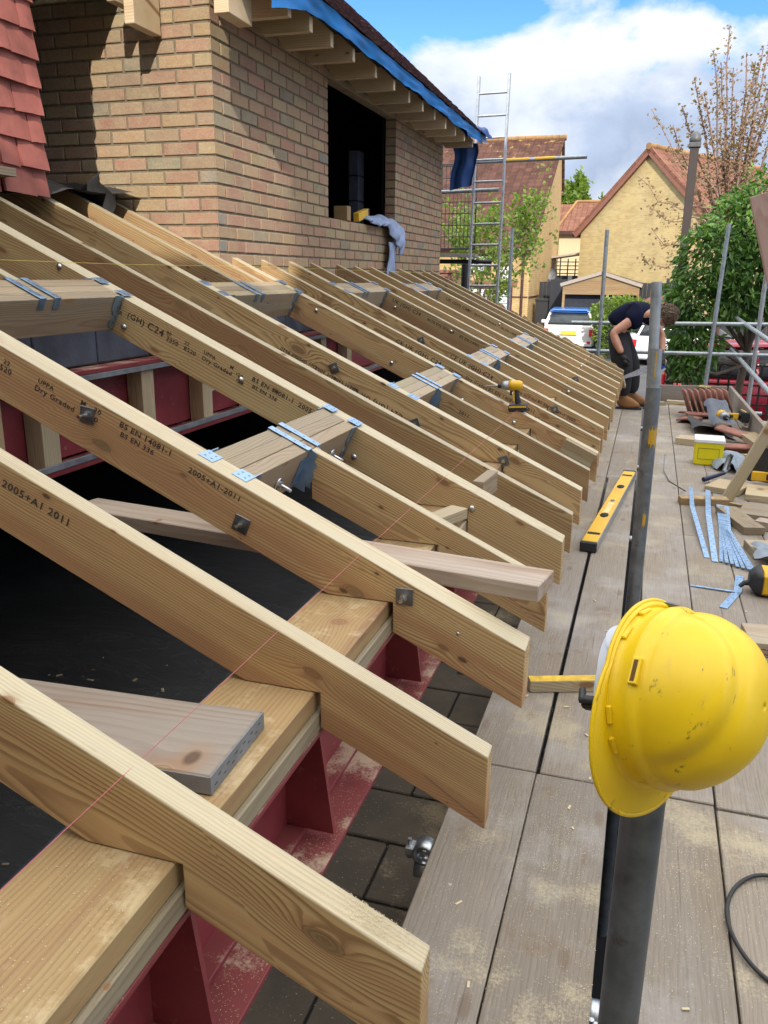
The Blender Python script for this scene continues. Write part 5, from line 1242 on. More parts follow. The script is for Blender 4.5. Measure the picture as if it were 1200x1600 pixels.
def person():
    Pn = thing('person', 'worker in navy T-shirt and dark trousers bent over sawing at the far deck end', 'person', (-.18, 10.25, 0))
    J = {'pel': (-.34, 10.27, .90, .125, .14), 'wai': (-.31, 10.26, 1.02, .115, .13), 'che': (-.17, 10.25, 1.115, .125, .15), 'upc': (-.03, 10.25, 1.125, .105, .13), 'nek': (.055, 10.245, 1.095, .058), 'jaw': (.115, 10.235, 1.055, .066), 'hea': (.175, 10.225, 1.075, .098), 'top': (.225, 10.22, 1.10, .078),
         'nose': (.165, 10.165, .975, .016), 'chin': (.10, 10.20, .985, .036),
         'rsh': (-.10, 10.085, 1.10, .066), 'rel': (-.385, 10.03, .885, .052), 'rmid': (-.335, 10.01, .77, .050), 'rwr': (-.265, 9.99, .655, .036),
         'lsh': (-.03, 10.42, 1.09, .062), 'lel': (.15, 10.44, .86, .050), 'lmid': (.165, 10.39, .76, .048), 'lwr': (.175, 10.33, .66, .035),
         'rhi': (-.335, 10.165, .82, .10), 'rkn': (-.225, 10.12, .475, .062), 'ran': (-.215, 10.14, .12, .045), 'lhi': (-.28, 10.375, .82, .10), 'lkn': (-.155, 10.41, .475, .062), 'lan': (-.125, 10.43, .12, .045)}
    E = chain('pel', 'wai', 'che', 'upc', 'nek', 'jaw', 'hea', 'top') + [('jaw', 'chin'), ('hea', 'nose')] + chain('upc', 'rsh', 'rel', 'rmid', 'rwr') + chain('upc', 'lsh', 'lel', 'lmid', 'lwr') + chain('pel', 'rhi', 'rkn', 'ran') + chain('pel', 'lhi', 'lkn', 'lan')
    skinned('body', J, E, M_SKIN, Pn, 'pel')
    S = {'pel': (-.365, 10.27, .93, 0.154, 0.177), 'wai': (-.32, 10.26, 1.035, 0.154, 0.171), 'che': (-.19, 10.25, 1.125, 0.171, 0.199), 'upc': (-.05, 10.25, 1.125, 0.148, 0.188), 'col': (.02, 10.245, 1.11, 0.089),
         'rsh': (-.10, 10.075, 1.09, 0.097), 'rsl': (-.235, 10.045, 1.000, 0.091), 'lsh': (-.02, 10.43, 1.08, 0.097), 'lsl': (.085, 10.44, .965, 0.085)}
    skinned('t_shirt', S, chain('pel', 'wai', 'che', 'upc', 'col') + chain('upc', 'rsh', 'rsl') + chain('upc', 'lsh', 'lsl'), M_SHIRT, Pn, 'pel')
    T = {'bel': (-.335, 10.27, 1.01, .150, .165), 'pel': (-.345, 10.27, .87, .185, .200), 'rhi': (-.325, 10.165, .77, .150), 'rth': (-.275, 10.13, .60, .135), 'rkn': (-.235, 10.12, .475, .118), 'rca': (-.235, 10.13, .30, .108), 'ran': (-.215, 10.14, .135, .094),
         'lhi': (-.285, 10.385, .77, .150), 'lth': (-.22, 10.40, .60, .130), 'lkn': (-.155, 10.41, .475, .116), 'lca': (-.14, 10.42, .30, .106), 'lan': (-.125, 10.43, .135, .094)}
    skinned('trousers', T, chain('bel', 'pel', 'rhi', 'rth', 'rkn', 'rca', 'ran') + chain('pel', 'lhi', 'lth', 'lkn', 'lca', 'lan'), M_TROUSER, Pn, 'pel')
    for x, y in ((-.215, 10.14), (-.125, 10.43)):
        def boot(u, v, x=x, y=y):
            a = u*2*math.pi; L = -.072 + .275*v; h = .135*(1-v)**.8+.060 if v > .35 else .155-.02*v
            w = .052*(1+.25*math.sin(v*math.pi)); e = math.sin(min(1, v*1.0)*math.pi)**.35 if 0 < v < 1 else 0.0
            return Vector((x+L, y+w*e*math.copysign(abs(math.cos(a))**.7, math.cos(a)), .012+h/2+e*h/2*math.copysign(abs(math.sin(a))**.6, math.sin(a))))
        mb = MB(); mb.grid(boot, 24, 14); bt = mb.build('boot', M_BOOT, Pn)
        mb = MB(); mb.prism([(x-.075, y-.04), (x+.06, y-.045), (x+.16, y-.055), (x+.225, y-.02), (x+.225, y+.02), (x+.16, y+.055), (x+.06, y+.045), (x-.075, y+.04)], 0.001, .026, axis='z'); mb.build('sole', M_RUBBER, bt)
    def glove(wr, palm, knk, fdir, side, n):
        w, p, k = Vector(wr), Vector(palm), Vector(knk); J = {'w': (*w, .036), 'p': (*p, .040, .028), 'k': (*k, .040, .024)}; E = [('w', 'p'), ('p', 'k')]
        fd = Vector(fdir).normalized(); sv = Vector(side).normalized(); bd = Vector(n).normalized()
        for i in range(4):
            o = k+sv*(.027-.018*i); L = (.042, .047, .044, .036)[i]
            J['a%d' % i] = (*(o+fd*.012), .0105); J['b%d' % i] = (*(o+fd*L*.8+bd*.012), .0095); J['c%d' % i] = (*(o+fd*L+bd*.040), .0085); E += [('k', 'a%d' % i), ('a%d' % i, 'b%d' % i), ('b%d' % i, 'c%d' % i)]
        o = p+sv*.034; J['t0'] = (*o, .014); J['t1'] = (*(o+sv*.018+fd*.03+bd*.015), .011); J['t2'] = (*(o+sv*.012+fd*.055+bd*.032), .009); E += [('p', 't0'), ('t0', 't1'), ('t1', 't2')]
        skinned('glove', J, E, M_GLOVE, Pn, 'p', 1)
    glove((-.265, 9.99, .655), (-.235, 9.975, .60), (-.215, 9.965, .555), (.25, -.05, -.95), (.9, -.2, .2), (-.1, .9, -.2))
    glove((.175, 10.33, .66), (.185, 10.29, .605), (.195, 10.255, .575), (.35, -.7, -.5), (.6, .5, -.3), (-.55, -.2, -.65))
    def hair(u, v):
        a = u*2*math.pi; b = v*math.pi*.66; d = Vector((math.sin(b)*math.cos(a), math.sin(b)*math.sin(a), math.cos(b)))
        d = Matrix.Rotation(R(62), 3, 'Y') @ d; r = .118 + .020*mnoise.noise(d*6) + .012*mnoise.noise(d*15)
        return Vector((.178, 10.228, 1.088)) + Vector((d.x*r*1.02, d.y*r*.93, d.z*r*1.02))
    mb = MB(); mb.grid(hair, 60, 34)
    for k in range(520):                         # curls
        u, v = random.random(), random.random()**.7; p = hair(u, v); n = (p-Vector((.178, 10.228, 1.088))).normalized(); t = n.orthogonal().normalized(); t = Matrix.Rotation(random.uniform(0, 6.28), 3, n) @ t
        mb.tube([p-n*.004, p+n*.010+t*.008, p+n*.014+t*.020, p+n*.004+t*.026], [.004, .0045, .0035, .0015], 4)
    mb.build('hair', M_HAIR, Pn)
    mb = MB()
    for y in (10.148, 10.305): mb.lathe([(0, .012), (.016, .010), (.02, 0)], 10, Matrix.Translation((.135, y, 1.04)) @ Matrix.Rotation(R(90 if y < 10.2 else -90), 4, 'X') @ Matrix.Diagonal((1, 1.5, 1, 1)))
    mb.build('ear', M_SKIN, Pn)
    # hand saw
    Sw = thing('hand_saw', 'hand saw with blue and yellow handle in the worker\u2019s gloved hand', 'saw', (.1, 10.15, .4))
    W = frame((.145, 10.235, .515), (-.255, 9.93, .375), up=(0, 0, 1))[0]
    mb = MB(); mb.prism([(0, .055), (.50, .020), (.50, -.012), (0, -.062)], -.0007, .0007); mb.build('blade', M_SAW, Sw, W, local=True)
    mb = MB(); mb.prism([(-.005, .065), (-.05, .078), (-.105, .060), (-.125, .02), (-.10, -.03), (-.05, -.058), (.03, -.070), (.06, -.045), (0, -.02), (-.045, -.022), (-.075, .005), (-.07, .03), (-.04, .04), (.02, .055)], -.011, .011); h = mb.build('handle', M_SAWBLUE, Sw, W, local=True)
    mb = MB(); mb.prism([(-.10, .052), (-.118, .02), (-.098, -.018), (-.082, .0), (-.085, .035)], -.0135, .0135); mb.build('grip_insert', M_YELLOW, h, W, local=True)
    t = timber('sawn_timber', (-.28, 9.86, .40), (-.25, 10.02, .28), .12, .05, W_OLD); tag(t, 'timber end clamped at the last rafter where the saw is cutting', 'timber')
person()

# ------------------------------------------------------------------ things just beyond the deck
def ladder():
    Lh = thing('ladder', 'tall grey aluminium ladder standing beyond the dormer against the sky', 'ladder', (-2.1, 11, -1.2))
    for a, b in (((-2.315, 10.9, -1.2), (-2.28, 11.05, 3.86)), ((-1.93, 10.9, -1.2), (-1.905, 11.05, 3.88))):
        mb = MB(); W, L = frame(a, b, up=(0, 1, 0)); mb.cham(0, L, -.014, .014, -.030, .030, .004); mb.build('rail', M_ALU, Lh, W, local=True)
    for k in range(19):
        z = -.92+k*.2545; y = 10.9+.15*(z+1.2)/5.06
        mb = MB(); mb.tube([(-2.30+.007*k*.1, y, z), (-1.918, y, z+.006)], .0145, 10); mb.build('rung', M_ALU, Lh)
ladder()
t = thing('scaffold_tube', 'horizontal scaffold tube with yellow paint bands behind the ladder', 'scaffold tube', (-1.6, 11.12, 2.87))
mb = MB(); mb.pipe((-2.36, 11.12, 2.885), (-.915, 11.12, 2.915), .0242); mb.build('tube', M_TUBE, t)
mb = MB()
for a, b in ((-1.90, -1.62), (-1.55, -1.30)): mb.tube([(a, 11.12, 2.887+.0207*(a+2.36)), (b, 11.12, 2.887+.0207*(b+2.36))], .0248, 20, caps=False)
mb.build('paint_band', M_YELLOW, t)
tube('scaffold_tube', (-2.75, 11.15, 2.54), (-1.99, 11.15, 2.56), .0242, M_TUBE, 'shorter scaffold tube below the painted one, ending left inside the ladder')
tube('scaffold_pole', (-1.93, 12.0, -1.2), (-1.925, 12.0, 2.14), .0242, M_TUBE, 'upright scaffold pole standing right of the ladder before the yellow house', cat='scaffold pole')
def cage():
    C = thing('mesh_guard', 'black wire mesh guard panel of a scaffold bay between dormer and ladder', 'guard panel', (-2.75, 12, 1.85))
    mb = MB()
    for i in range(22):
        x = -3.6+i*.055; mb.tube([(x, 12, 1.86), (x, 12, 2.98)], .0045, 5, caps=False)
    for k in range(8): z = 1.87+k*.155; mb.tube([(-3.6, 12, z), (-2.45, 12, z)], .006, 5, caps=False)
    mb.build('wire_mesh', M_RUBBER, C)
    mb = MB(); mb.tube([(-3.6, 12, 1.86), (-2.45, 12, 1.86), (-2.45, 12, 2.98), (-3.6, 12, 2.98)], .013, 8); mb.build('mesh_frame', M_RUBBER, C)
    o = timber('plank', (-3.7, 11.95, 1.79), (-2.40, 11.95, 1.77), .24, .045, M_DECK); tag(o, 'scaffold plank under the black mesh guard', 'plank')
    mb = MB(); mb.pipe((-3.7, 12.0, 1.69), (-2.2, 12.0, 1.69), .03); tag(mb.build('scaffold_tube', M_RUBBER), 'dark tube below the plank of the mesh guard', 'scaffold tube')
    mb = MB(); mb.pipe((-2.64, 12.3, -1.2), (-2.64, 12.3, 1.66), .05); tag(mb.build('dark_post', M_RUBBER), 'thick dark post under the plank of the mesh guard', 'post')
cage()

# ------------------------------------------------------------------ vegetation
def leaves(name, pts, dirs, size, mat, parent, slim=.28, tints=None, droop=.5, jit=.9):
    """many separate folded leaves; pts Nx3, dirs Nx3 outward"""
    n = len(pts); inv = np.array(WM[parent].inverted())[:3, 3]
    d = dirs + RNG.normal(0, jit, (n, 3)); d[:, 2] -= droop; d /= np.linalg.norm(d, axis=1)[:, None]
    s = np.cross(d, RNG.normal(0, 1, (n, 3))); s /= np.linalg.norm(s, axis=1)[:, None]+1e-9; u = np.cross(s, d)
    L = (size*RNG.uniform(.6, 1.25, n))[:, None]; w = L*slim
    p = pts + inv
    v = np.stack([p, p+d*L*.45+s*w-u*w*.35, p+d*L, p+d*L*.45-s*w-u*w*.35, p+d*L*.5], 1).reshape(-1, 3)
    b = np.arange(n)[:, None]*5
    f = np.concatenate([b+np.array([[0, 1, 4]]), b+np.array([[1, 2, 4]]), b+np.array([[2, 3, 4]]), b+np.array([[3, 0, 4]])], 1).reshape(-1, 3)
    me = bpy.data.meshes.new(name); me.from_pydata(v.tolist(), [], f.tolist()); me.materials.append(mat)
    t = RNG.uniform(0, 1, n) if tints is None else np.clip(tints, 0, 1)
    at = me.attributes.new('tint', 'FLOAT', 'FACE'); at.data.foreach_set('value', np.repeat(t, 4).astype(np.float32))
    return place(bpy.data.objects.new(name, me), WM[parent], parent)
def branchy(mb, p, d, L, r, depth, tips, up=.25, spread=.6, seg=4):
    pts = [p.copy()]; rs = [r]; q = p.copy(); dd = d.normalized()
    for i in range(seg):
        dd = (dd + Vector((random.gauss(0, .13), random.gauss(0, .13), random.gauss(0, .06)+up*.12))).normalized(); q = q + dd*(L/seg); pts.append(q.copy()); rs.append(max(.002, r*(1-.6*(i+1)/seg)))
        tips.append((q.copy(), dd.copy(), depth))
        if depth > 0 and i >= 1:
            for _ in range(random.choice((1, 1, 2))):
                nd = (dd + Vector((random.gauss(0, spread), random.gauss(0, spread), random.gauss(0, spread*.6)+up))).normalized(); branchy(mb, q, nd, L*random.uniform(.45, .7), rs[-1]*.7, depth-1, tips, up, spread, seg)
    mb.tube(pts, rs, 5, caps=False)
def hedge():
    H = thing('evergreen_tree', 'big dark evergreen with drooping leaves behind the right end of the deck', 'tree', (1.4, 13.2, ZG))
    blobs = [((.75, 12.6, 1.75), .50), ((.62, 12.5, 1.25), .42), ((1.05, 12.8, 2.15), .50), ((1.5, 13.0, 2.45), .55), ((2.1, 13.2, 2.75), .62), ((1.5, 12.9, 1.75), .65), ((2.2, 13.0, 2.0), .7), ((.72, 12.5, .58), .27), ((.60, 12.45, .28), .22), ((2.9, 13.2, 2.6), .8),
             ((1.7, 12.7, 1.28), .30), ((2.3, 12.8, 1.42), .45), ((1.15, 12.5, 1.16), .28), ((.55, 12.5, .80), .26), ((1.25, 12.6, 1.45), .5), ((.45, 12.55, .45), .25), ((.42, 12.5, 1.15), .22)]
    P, D, Tn = [], [], []
    for c, r in blobs:
        n = int(1350*r**1.7/.5**1.7*.75); c = np.array(c)
        v = RNG.normal(0, 1, (n, 3)); v /= np.linalg.norm(v, axis=1)[:, None]; rad = r*RNG.uniform(.45, 1.08, n)**.6
        lump = np.array([mnoise.noise(Vector(q*r*4)+Vector(c)*3) for q in v])
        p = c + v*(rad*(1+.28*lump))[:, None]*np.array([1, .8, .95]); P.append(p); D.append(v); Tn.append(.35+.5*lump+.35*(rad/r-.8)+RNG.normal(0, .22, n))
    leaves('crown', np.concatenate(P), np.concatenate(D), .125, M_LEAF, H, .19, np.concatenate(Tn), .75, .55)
    mb = MB(); tips = []
    mb.tube([(1.3, 13.2, ZG), (1.35, 13.15, 0), (1.45, 13.0, 1.2), (1.5, 12.9, 2.2)], [.06, .055, .045, .03], 8)
    for c, r in blobs: mb.tube([(1.38, 13.12, .3+.35*max(0, c[2]-.6)), ((1.38+c[0])/2, (13.1+c[1])/2, c[2]-.1), c], [.035, .025, .012], 6)
    mb.build('trunk', M_BARK, H)
hedge()
def twiggy():
    Tt = thing('young_tree', 'tall thin-stemmed tree with bronze young leaves behind the evergreen', 'tree', (1.2, 16, ZG))
    mb = MB(); P, D = [], []
    tips = [(.80, 5.55), (1.37, 5.2), (1.30, 5.0), (.60, 5.0), (.36, 4.62), (.95, 4.9), (1.1, 5.0), (1.5, 5.3), (1.6, 4.6), (.72, 4.85), (.18, 4.3), (.05, 4.05), (1.2, 4.6), (1.75, 5.0), (.5, 4.4), (1.0, 4.3), (1.45, 4.4), (.85, 4.0), (1.25, 3.9), (1.9, 4.9)]
    for k, (tx, tz) in enumerate(tips):
        y = 16+random.uniform(-.5, .6); a = Vector((1.15+random.uniform(-.12, .12), 16, 1.2+random.uniform(-.4, .6))); b = Vector((tx, y, tz)); pts = []
        for i in range(8):
            f = i/7; p = a.lerp(b, f); p.x += (1-f)*f*(.25 if tx > 1.1 else -.25)*(-.6) + random.gauss(0, .018); pts.append(p)
        mb.tube(pts, [.026*(1-f/8)+.005 for f in range(8)], 5)
        for i in range(230):
            f = random.uniform(.22, 1.0); p = a.lerp(b, f); q = pts[min(7, int(f*7))].lerp(pts[min(7, int(f*7)+1)], f*7-int(f*7)); P.append(q+Vector((random.gauss(0, .035), random.gauss(0, .035), random.gauss(0, .02)))); D.append((random.gauss(0, 1), random.gauss(0, 1), .4))
    for (x0, z0, x1, z1) in ((1.0, 2.6, -.30, 4.10), (.9, 2.4, -.42, 3.05), (.8, 2.2, -.12, 2.15), (.8, 1.9, -.25, 1.7), (.9, 2.8, .05, 3.5), (.85, 2.3, -.2, 2.6)):
        pts = [Vector((x0+(x1-x0)*i/7, 15.6+random.gauss(0, .05), z0+(z1-z0)*i/7+.12*math.sin(i*1.1)+random.gauss(0, .03))) for i in range(8)]; mb.tube(pts, [.016-.0017*i for i in range(8)], 5)
        for i in range(110):
            f = random.uniform(.1, 1); k = min(6, int(f*7)); q = pts[k].lerp(pts[k+1], f*7-k); P.append(q+Vector((random.gauss(0, .05), random.gauss(0, .05), random.gauss(0, .05)))); D.append((random.gauss(0, 1), random.gauss(0, 1), .2))
    mb.tube([(1.2, 16, ZG), (1.15, 16, .2), (1.15, 16, 1.6)], [.07, .06, .05], 8)
    mb.build('trunk', M_TWIG, Tt); leaves('crown', np.array([tuple(p) for p in P]), np.array(D), .062, M_LEAF3, Tt, .36, None, .1, .7)
twiggy()
def leafy(name, label, base, h, spread, n, size, mat, thin=1.0, depth=2, seed=1):
    random.seed(seed); Tt = thing(name, label, 'tree', base); mb = MB(); tips = []; bx = Vector(base)
    mb.tube([bx, bx+Vector((0, 0, h*.35)), bx+Vector((.05, 0, h*.6))], [.05*h/4, .04*h/4, .022*h/4], 8)
    for k in range(n):
        a = random.uniform(0, 6.28); z = random.uniform(.22, .58)*h
        branchy(mb, bx+Vector((0, 0, z)), Vector((math.cos(a)*spread, math.sin(a)*spread, random.uniform(.5, 1.3))), h*random.uniform(.28, .46), .018*h/4, depth, tips, .35, .45)
    mb.build('trunk', M_BARK, Tt)
    P, D = [], []
    for q, d, dp in tips:
        for _ in range(int((9 if dp == 0 else 4)*thin)): P.append(q+Vector((random.gauss(0, .075), random.gauss(0, .075), random.gauss(0, .075)))*h/4); D.append(d)
    leaves('crown', np.array([tuple(p) for p in P]), np.array([tuple(p) for p in D]), size, mat, Tt, .36, None, .3, .8)
leafy('leafy_tree', 'young bright green tree showing through the ladder rungs', (-3.50, 18.2, ZG), 4.0, .24, 8, .10, M_LEAF2, .62, 2, 5)
leafy('shrub', 'dark leggy shrub under the mesh guard left of the ladder', (-3.45, 14.2, ZG), 2.9, .4, 5, .09, M_LEAF2, .3, 1, 9)
leafy('round_tree', 'round light green tree beyond the small red roofed house', (-5.9, 66, ZG), 7.4, .28, 14, .40, M_LEAF2, 1.6, 2, 3)
def bush():
    B = thing('bush', 'rounded bright green bush between the silver car and the worker', 'bush', (-.95, 30, ZG)); P, D = [], []
    for c, r in (((-1.35, 30, .25), .55), ((-.7, 30.1, .3), .6), ((-.2, 30.1, .15), .5), ((-1.0, 29.9, -.3), .8)):
        n = 900; v = RNG.normal(0, 1, (n, 3)); v /= np.linalg.norm(v, axis=1)[:, None]; P.append(np.array(c)+v*(r*RNG.uniform(.7, 1.08, n))[:, None]); D.append(v)
    leaves('crown', np.concatenate(P), np.concatenate(D), .13, M_LEAF2, B, .4, None, .0, .8)
    mb = MB(); mb.tube([(-.9, 30, ZG), (-.9, 30, .1)], [.08, .03], 8); mb.build('trunk', M_BARK, B)
bush()
random.seed(21)
def trellis():
    Tr = thing('trellis_fence', 'dark square trellis fence panel in front of the red car', 'fence', (1.2, 13.4, ZG))
    mb = MB()
    for i in range(16): x = .35+i*.145; mb.cham(x-.014, x+.014, 13.39, 13.41, -.95, .26, .002)
    for k in range(9): z = -.9+k*.145; mb.cham(.3, 2.65, 13.411, 13.43, z-.014, z+.014, .002)
    mb.build('lattice', M_TRELLIS, Tr)
    mb = MB(); mb.cham(.2, 2.7, 13.38, 13.44, ZG, -.62, .004); mb.build('base_board', M_TRELLIS, Tr)
trellis()
P_ = thing('brown_post', 'square brown post with a grey cap rising beside the evergreen', 'post', (.40, 14, ZG))
mb = MB(); mb.cham(.340, .462, 13.94, 14.06, ZG, 3.40, .006); mb.build('shaft', M_POST, P_)
mb = MB(); mb.cham(.315, .485, 13.915, 14.085, 3.36, 3.43, .008); mb.lathe([(0, .20), (.05, .195), (.085, .15), (.095, .10), (.105, .08), (.105, .03), (.08, 0), (0, 0)], 16, Matrix.Translation((.40, 14, 3.425)) @ Matrix.Scale(.8, 4)); mb.build('cap', M_DOWNPIPE, P_)
# ------------------------------------------------------------------ houses beyond
def left_house():
    H = thing('brick_house', 'yellow brick house with a steep brown pantile roof behind the ladder', 'house', (-4.55, 33, ZG)); W = WM[H]
    # local: x to the left is negative, y away; near right corner at the origin
    ze, za, yr, yb = 2.52+1.2, 7.45+1.2, 8.2, 9.4
    mb = MB(); X = -9.0
    mb.add([(X, 0, 0), (0, 0, 0), (0, 0, ze), (X, 0, ze)], [(0, 1, 2, 3)])
    mb.add([(0, 0, 0), (0, yb, 0), (0, yb, za-1.9), (0, yr, za), (0, 0, ze)], [(0, 1, 2, 3, 4)])
    mb.add([(X, 0, 0), (X, yb, 0), (X, yb, za-1.9), (X, yr, za), (X, 0, ze)], [(0, 1, 2, 3, 4)])
    mb.add([(X, yb, 0), (0, yb, 0), (0, yb, za-1.9), (X, yb, za-1.9)], [(0, 1, 2, 3)])
    mb.build('wall', M_YBRICK, H, W, local=True)
    s = math.atan2(za-ze, yr); Ls = math.hypot(za-ze, yr)
    Wr = W @ Matrix.Translation((X, -.22, ze-.22*math.tan(s)+.03)) @ Matrix.Rotation(s, 4, 'X')
    mb = MB(); mb.box(-.1, -X+.12, 0, Ls+.30, 0, .10); rf = mb.build('roof', M_ROOF, H, Wr, local=True)
    Wb = W @ Matrix.Translation((X, yr+.02, za+.06)) @ Matrix.Rotation(R(-58), 4, 'X'); mb = MB(); mb.box(-.1, -X+.12, 0, 2.4, -.10, 0); mb.build('roof', M_ROOF, H, Wb, local=True)
    mb = MB()
    for i in range(30): mb.tube([(X-.1+i*.31, yr, za+.12), (X-.1+i*.31+.30, yr, za+.13)], .13, 8)
    mb.build('ridge_tile', M_LICHEN, H, W, local=True)
    mb = MB(); W2, L2 = frame(W @ Vector((.06, -.2, ze-.12)), W @ Vector((.06, yr, za+.0))); mb.box(0, L2, -.03, .03, -.05, .12, W2); W2, L2 = frame(W @ Vector((.06, yr, za)), W @ Vector((.06, yb+.2, za-2.2))); mb.box(0, L2, -.03, .03, -.05, .12, W2); mb.build('verge', M_VERGE, H)
    mb = MB(); mb.tube([(X, -.28, ze-.06), (.1, -.28, ze-.06)], .07, 8); mb.tube([(-.25, -.07, 0), (-.25, -.07, ze-.05)], .05, 8); mb.tube([(-4, -.03, 1.93), (-.02, -.03, 1.93)], .018, 6); mb.tube([(.03, .02, 1.93), (.03, 7.6, 1.96)], .018, 6); mb.build('gutter', M_GUTTER, H, W, local=True)
    def window(x0, x1, z0, z1, nm):
        mb = MB(); mb.cham(x0, x1, -.03, .02, z0, z1, .006); fr = mb.build('window', M_WINFRAME, H, W, local=True)
        mb = MB(); n = nm; ww = (x1-x0-.08*(n+1))/n
        for i in range(n): a = x0+.08+i*(ww+.08); mb.box(a, a+ww, -.040, -.031, z0+.08, z1-.08)
        mb.build('blind', M_BLIND, fr, W, local=True)
        mb = MB()
        for i in range(n):
            a = x0+.08+i*(ww+.08); z = z0+.2
            while z < z1-.12: mb.box(a, a+ww, -.0425, -.0405, z, z+.025); z += .13
        mb.build('blind_slat', M_DOWNPIPE, fr, W, local=True)
    window(-2.55, -.62, .55, 2.28-.0, 3)
    mb = MB(); mb.box(-2.75, -.45, -.012, .0, 2.29, 2.52); mb.build('brick_lintel', M_VERGE, H, W, local=True)
    window(-2.6, -1.5, 2.75, 3.5, 2)
    mb = MB(); mb.cham(-1.22, -.82, -.05, 0, 2.55, 3.05, .01); mb.build('meter_box', M_WHITE, H, W, local=True)
    mb = MB(); mb.lathe([(0, 0), (.12, .02), (.22, .07), (.27, .13)], 20, W @ Matrix.Translation((.25, 6.3, 2.75)) @ Matrix.Rotation(R(-35), 4, 'Z') @ Matrix.Rotation(R(75), 4, 'X')); mb.tube([W @ Vector((.0, 6.4, 2.6)), W @ Vector((.22, 6.3, 2.75))], .02, 6); mb.tube([W @ Vector((.03, 5.9, .8)), W @ Vector((.03, 5.9, 2.6)), W @ Vector((.05, 6.4, 2.6))], .015, 5); mb.build('satellite_dish', M_GREYMETAL, H)
M_LICHEN = simple('lichened_ridge', (0.27, 0.15, 0.06), 0.9, var=.35, vscale=3)
left_house()
def gable_house():
    H = thing('brick_house', 'buff brick house with a big windowless gable and terracotta verge', 'house', (-.55, 36, ZG), R(-30)); W = WM[H]
    hw, ze, za, Ld = 2.95, 4.62, 7.42, 10.0
    mb = MB(); P = [(-hw, 0, 0), (hw, 0, 0), (hw, 0, ze), (0, 0, za), (-hw, 0, ze)]
    mb.add(P, [(0, 1, 2, 3, 4)]); mb.add([(x, Ld, z) for x, y, z in P], [(0, 1, 2, 3, 4)])
    mb.add([(-hw, 0, 0), (-hw, Ld, 0), (-hw, Ld, ze), (-hw, 0, ze)], [(0, 1, 2, 3)]); mb.add([(hw, 0, 0), (hw, Ld, 0), (hw, Ld, ze), (hw, 0, ze)], [(0, 1, 2, 3)])
    mb.build('wall', M_YBRICK2, H, W, local=True)
    s = math.atan2(za-ze, hw); Ls = math.hypot(za-ze, hw)
    for sg in (-1, 1):
        Wr = W @ Matrix.Translation((sg*(hw+.25), -.18 if sg > 0 else Ld, ze-.25*math.tan(s)+.05)) @ Matrix.Rotation(R(90*sg), 4, 'Z') @ Matrix.Rotation(s, 4, 'X')
        mb = MB(); mb.box(0, Ld+.18, 0, Ls+.33, 0, .10); mb.build('roof', M_ROOF2, H, Wr, local=True)
        mb = MB(); a = W @ Vector((sg*(hw+.22), -.11, ze-.24)); b = W @ Vector((0, -.11, za+.02)); W2, L2 = frame(a, b); mb.box(0, L2+.02, -.06, .06, -.12, .13, W2); mb.build('verge', M_VERGE, H)
    mb = MB(); mb.tube([(0, -.2, za+.16), (0, Ld, za+.16)], .13, 8); mb.build('ridge_tile', M_LICHEN, H, W, local=True)
    mb = MB(); mb.tube([(-hw-.3, -.1, ze-.22), (-hw-.3, Ld, ze-.22)], .08, 8); mb.build('gutter', M_GUTTER, H, W, local=True)
gable_house()
def small_house():
    H = thing('rendered_house', 'small cream house with a hipped red roof between the two brick houses', 'house', (-4.2, 52, ZG)); W = WM[H]
    ze, zr = 5.25, 7.1
    mb = MB(); mb.box(-1.35, 4.5, 0, 6, 0, ze); mb.box(-2.9, -1.34, .9, 6, 0, ze); mb.build('wall', M_CREAM, H, W, local=True)
    mb = MB(); e = .25
    vs = [(-1.35-e, -e, ze), (4.5+e, -e, ze), (4.5+e, 6+e, ze), (-1.35-e, 6+e, ze), (-.75, 3, zr), (3.5, 3, zr)]
    mb.add(vs, [(0, 1, 5, 4), (1, 2, 5), (2, 3, 4, 5), (3, 0, 4)]); mb.add([(-3.1, .6, ze), (-1.3, .6, ze), (-1.3, 6, ze), (-3.1, 6, ze), (-3.1, 3, zr-.1), (-.75, 3, zr-.1)], [(0, 1, 5, 4), (2, 3, 4, 5)])
    Wr = W; mb.build('roof', M_ROOF2, H, Wr, local=True)
    mb = MB(); mb.tube([(-1.6, -.25, ze+.02), (-.75, 3, zr+.04)], .09, 6); mb.tube([(-.75, 3, zr+.04), (3.5, 3, zr+.04)], .10, 6); mb.build('ridge_tile', M_LICHEN, H, W, local=True)
    mb = MB(); mb.box(-1.7, 4.8, -.33, -.25, ze-.16, ze+.04); mb.box(-3.1, -1.7, .5, .58, ze-.16, ze+.04); mb.tube([(-1.5, -.06, 0), (-1.5, -.06, ze)], .06, 6); mb.build('gutter', M_GUTTER, H, W, local=True)
    mb = MB(); mb.box(.05, 1.2, -.03, 0, 2.1, 3.0) if False else mb.box(1.0, 1.6, -.03, -.005, 4.1, 4.9); mb.box(.5, 1.4, -.03, -.005, 2.9, 3.15); mb.build('window', M_GLASS, H, W, local=True)
    mb = MB(); p = [(-1.9, -.4, 4.75), (-1.75, -.4, 8.2)]; mb.tube(p, .035, 6)
    for k, (z, l) in enumerate(((8.1, .5), (7.9, .45), (7.7, .4), (7.4, .5))): mb.tube([(-1.78-l, -.4, z), (-1.78+l, -.4, z)], .012, 4)
    for x in (-.4, -.2, 0, .2, .4): mb.tube([(-1.78+x, -.4, 7.85), (-1.78+x, -.4, 8.35)], .010, 4)
    mb.box(-2.2, -1.7, -.45, -.35, 4.6, 5.2); mb.build('aerial', M_WHITE, H, W, local=True)
small_house()
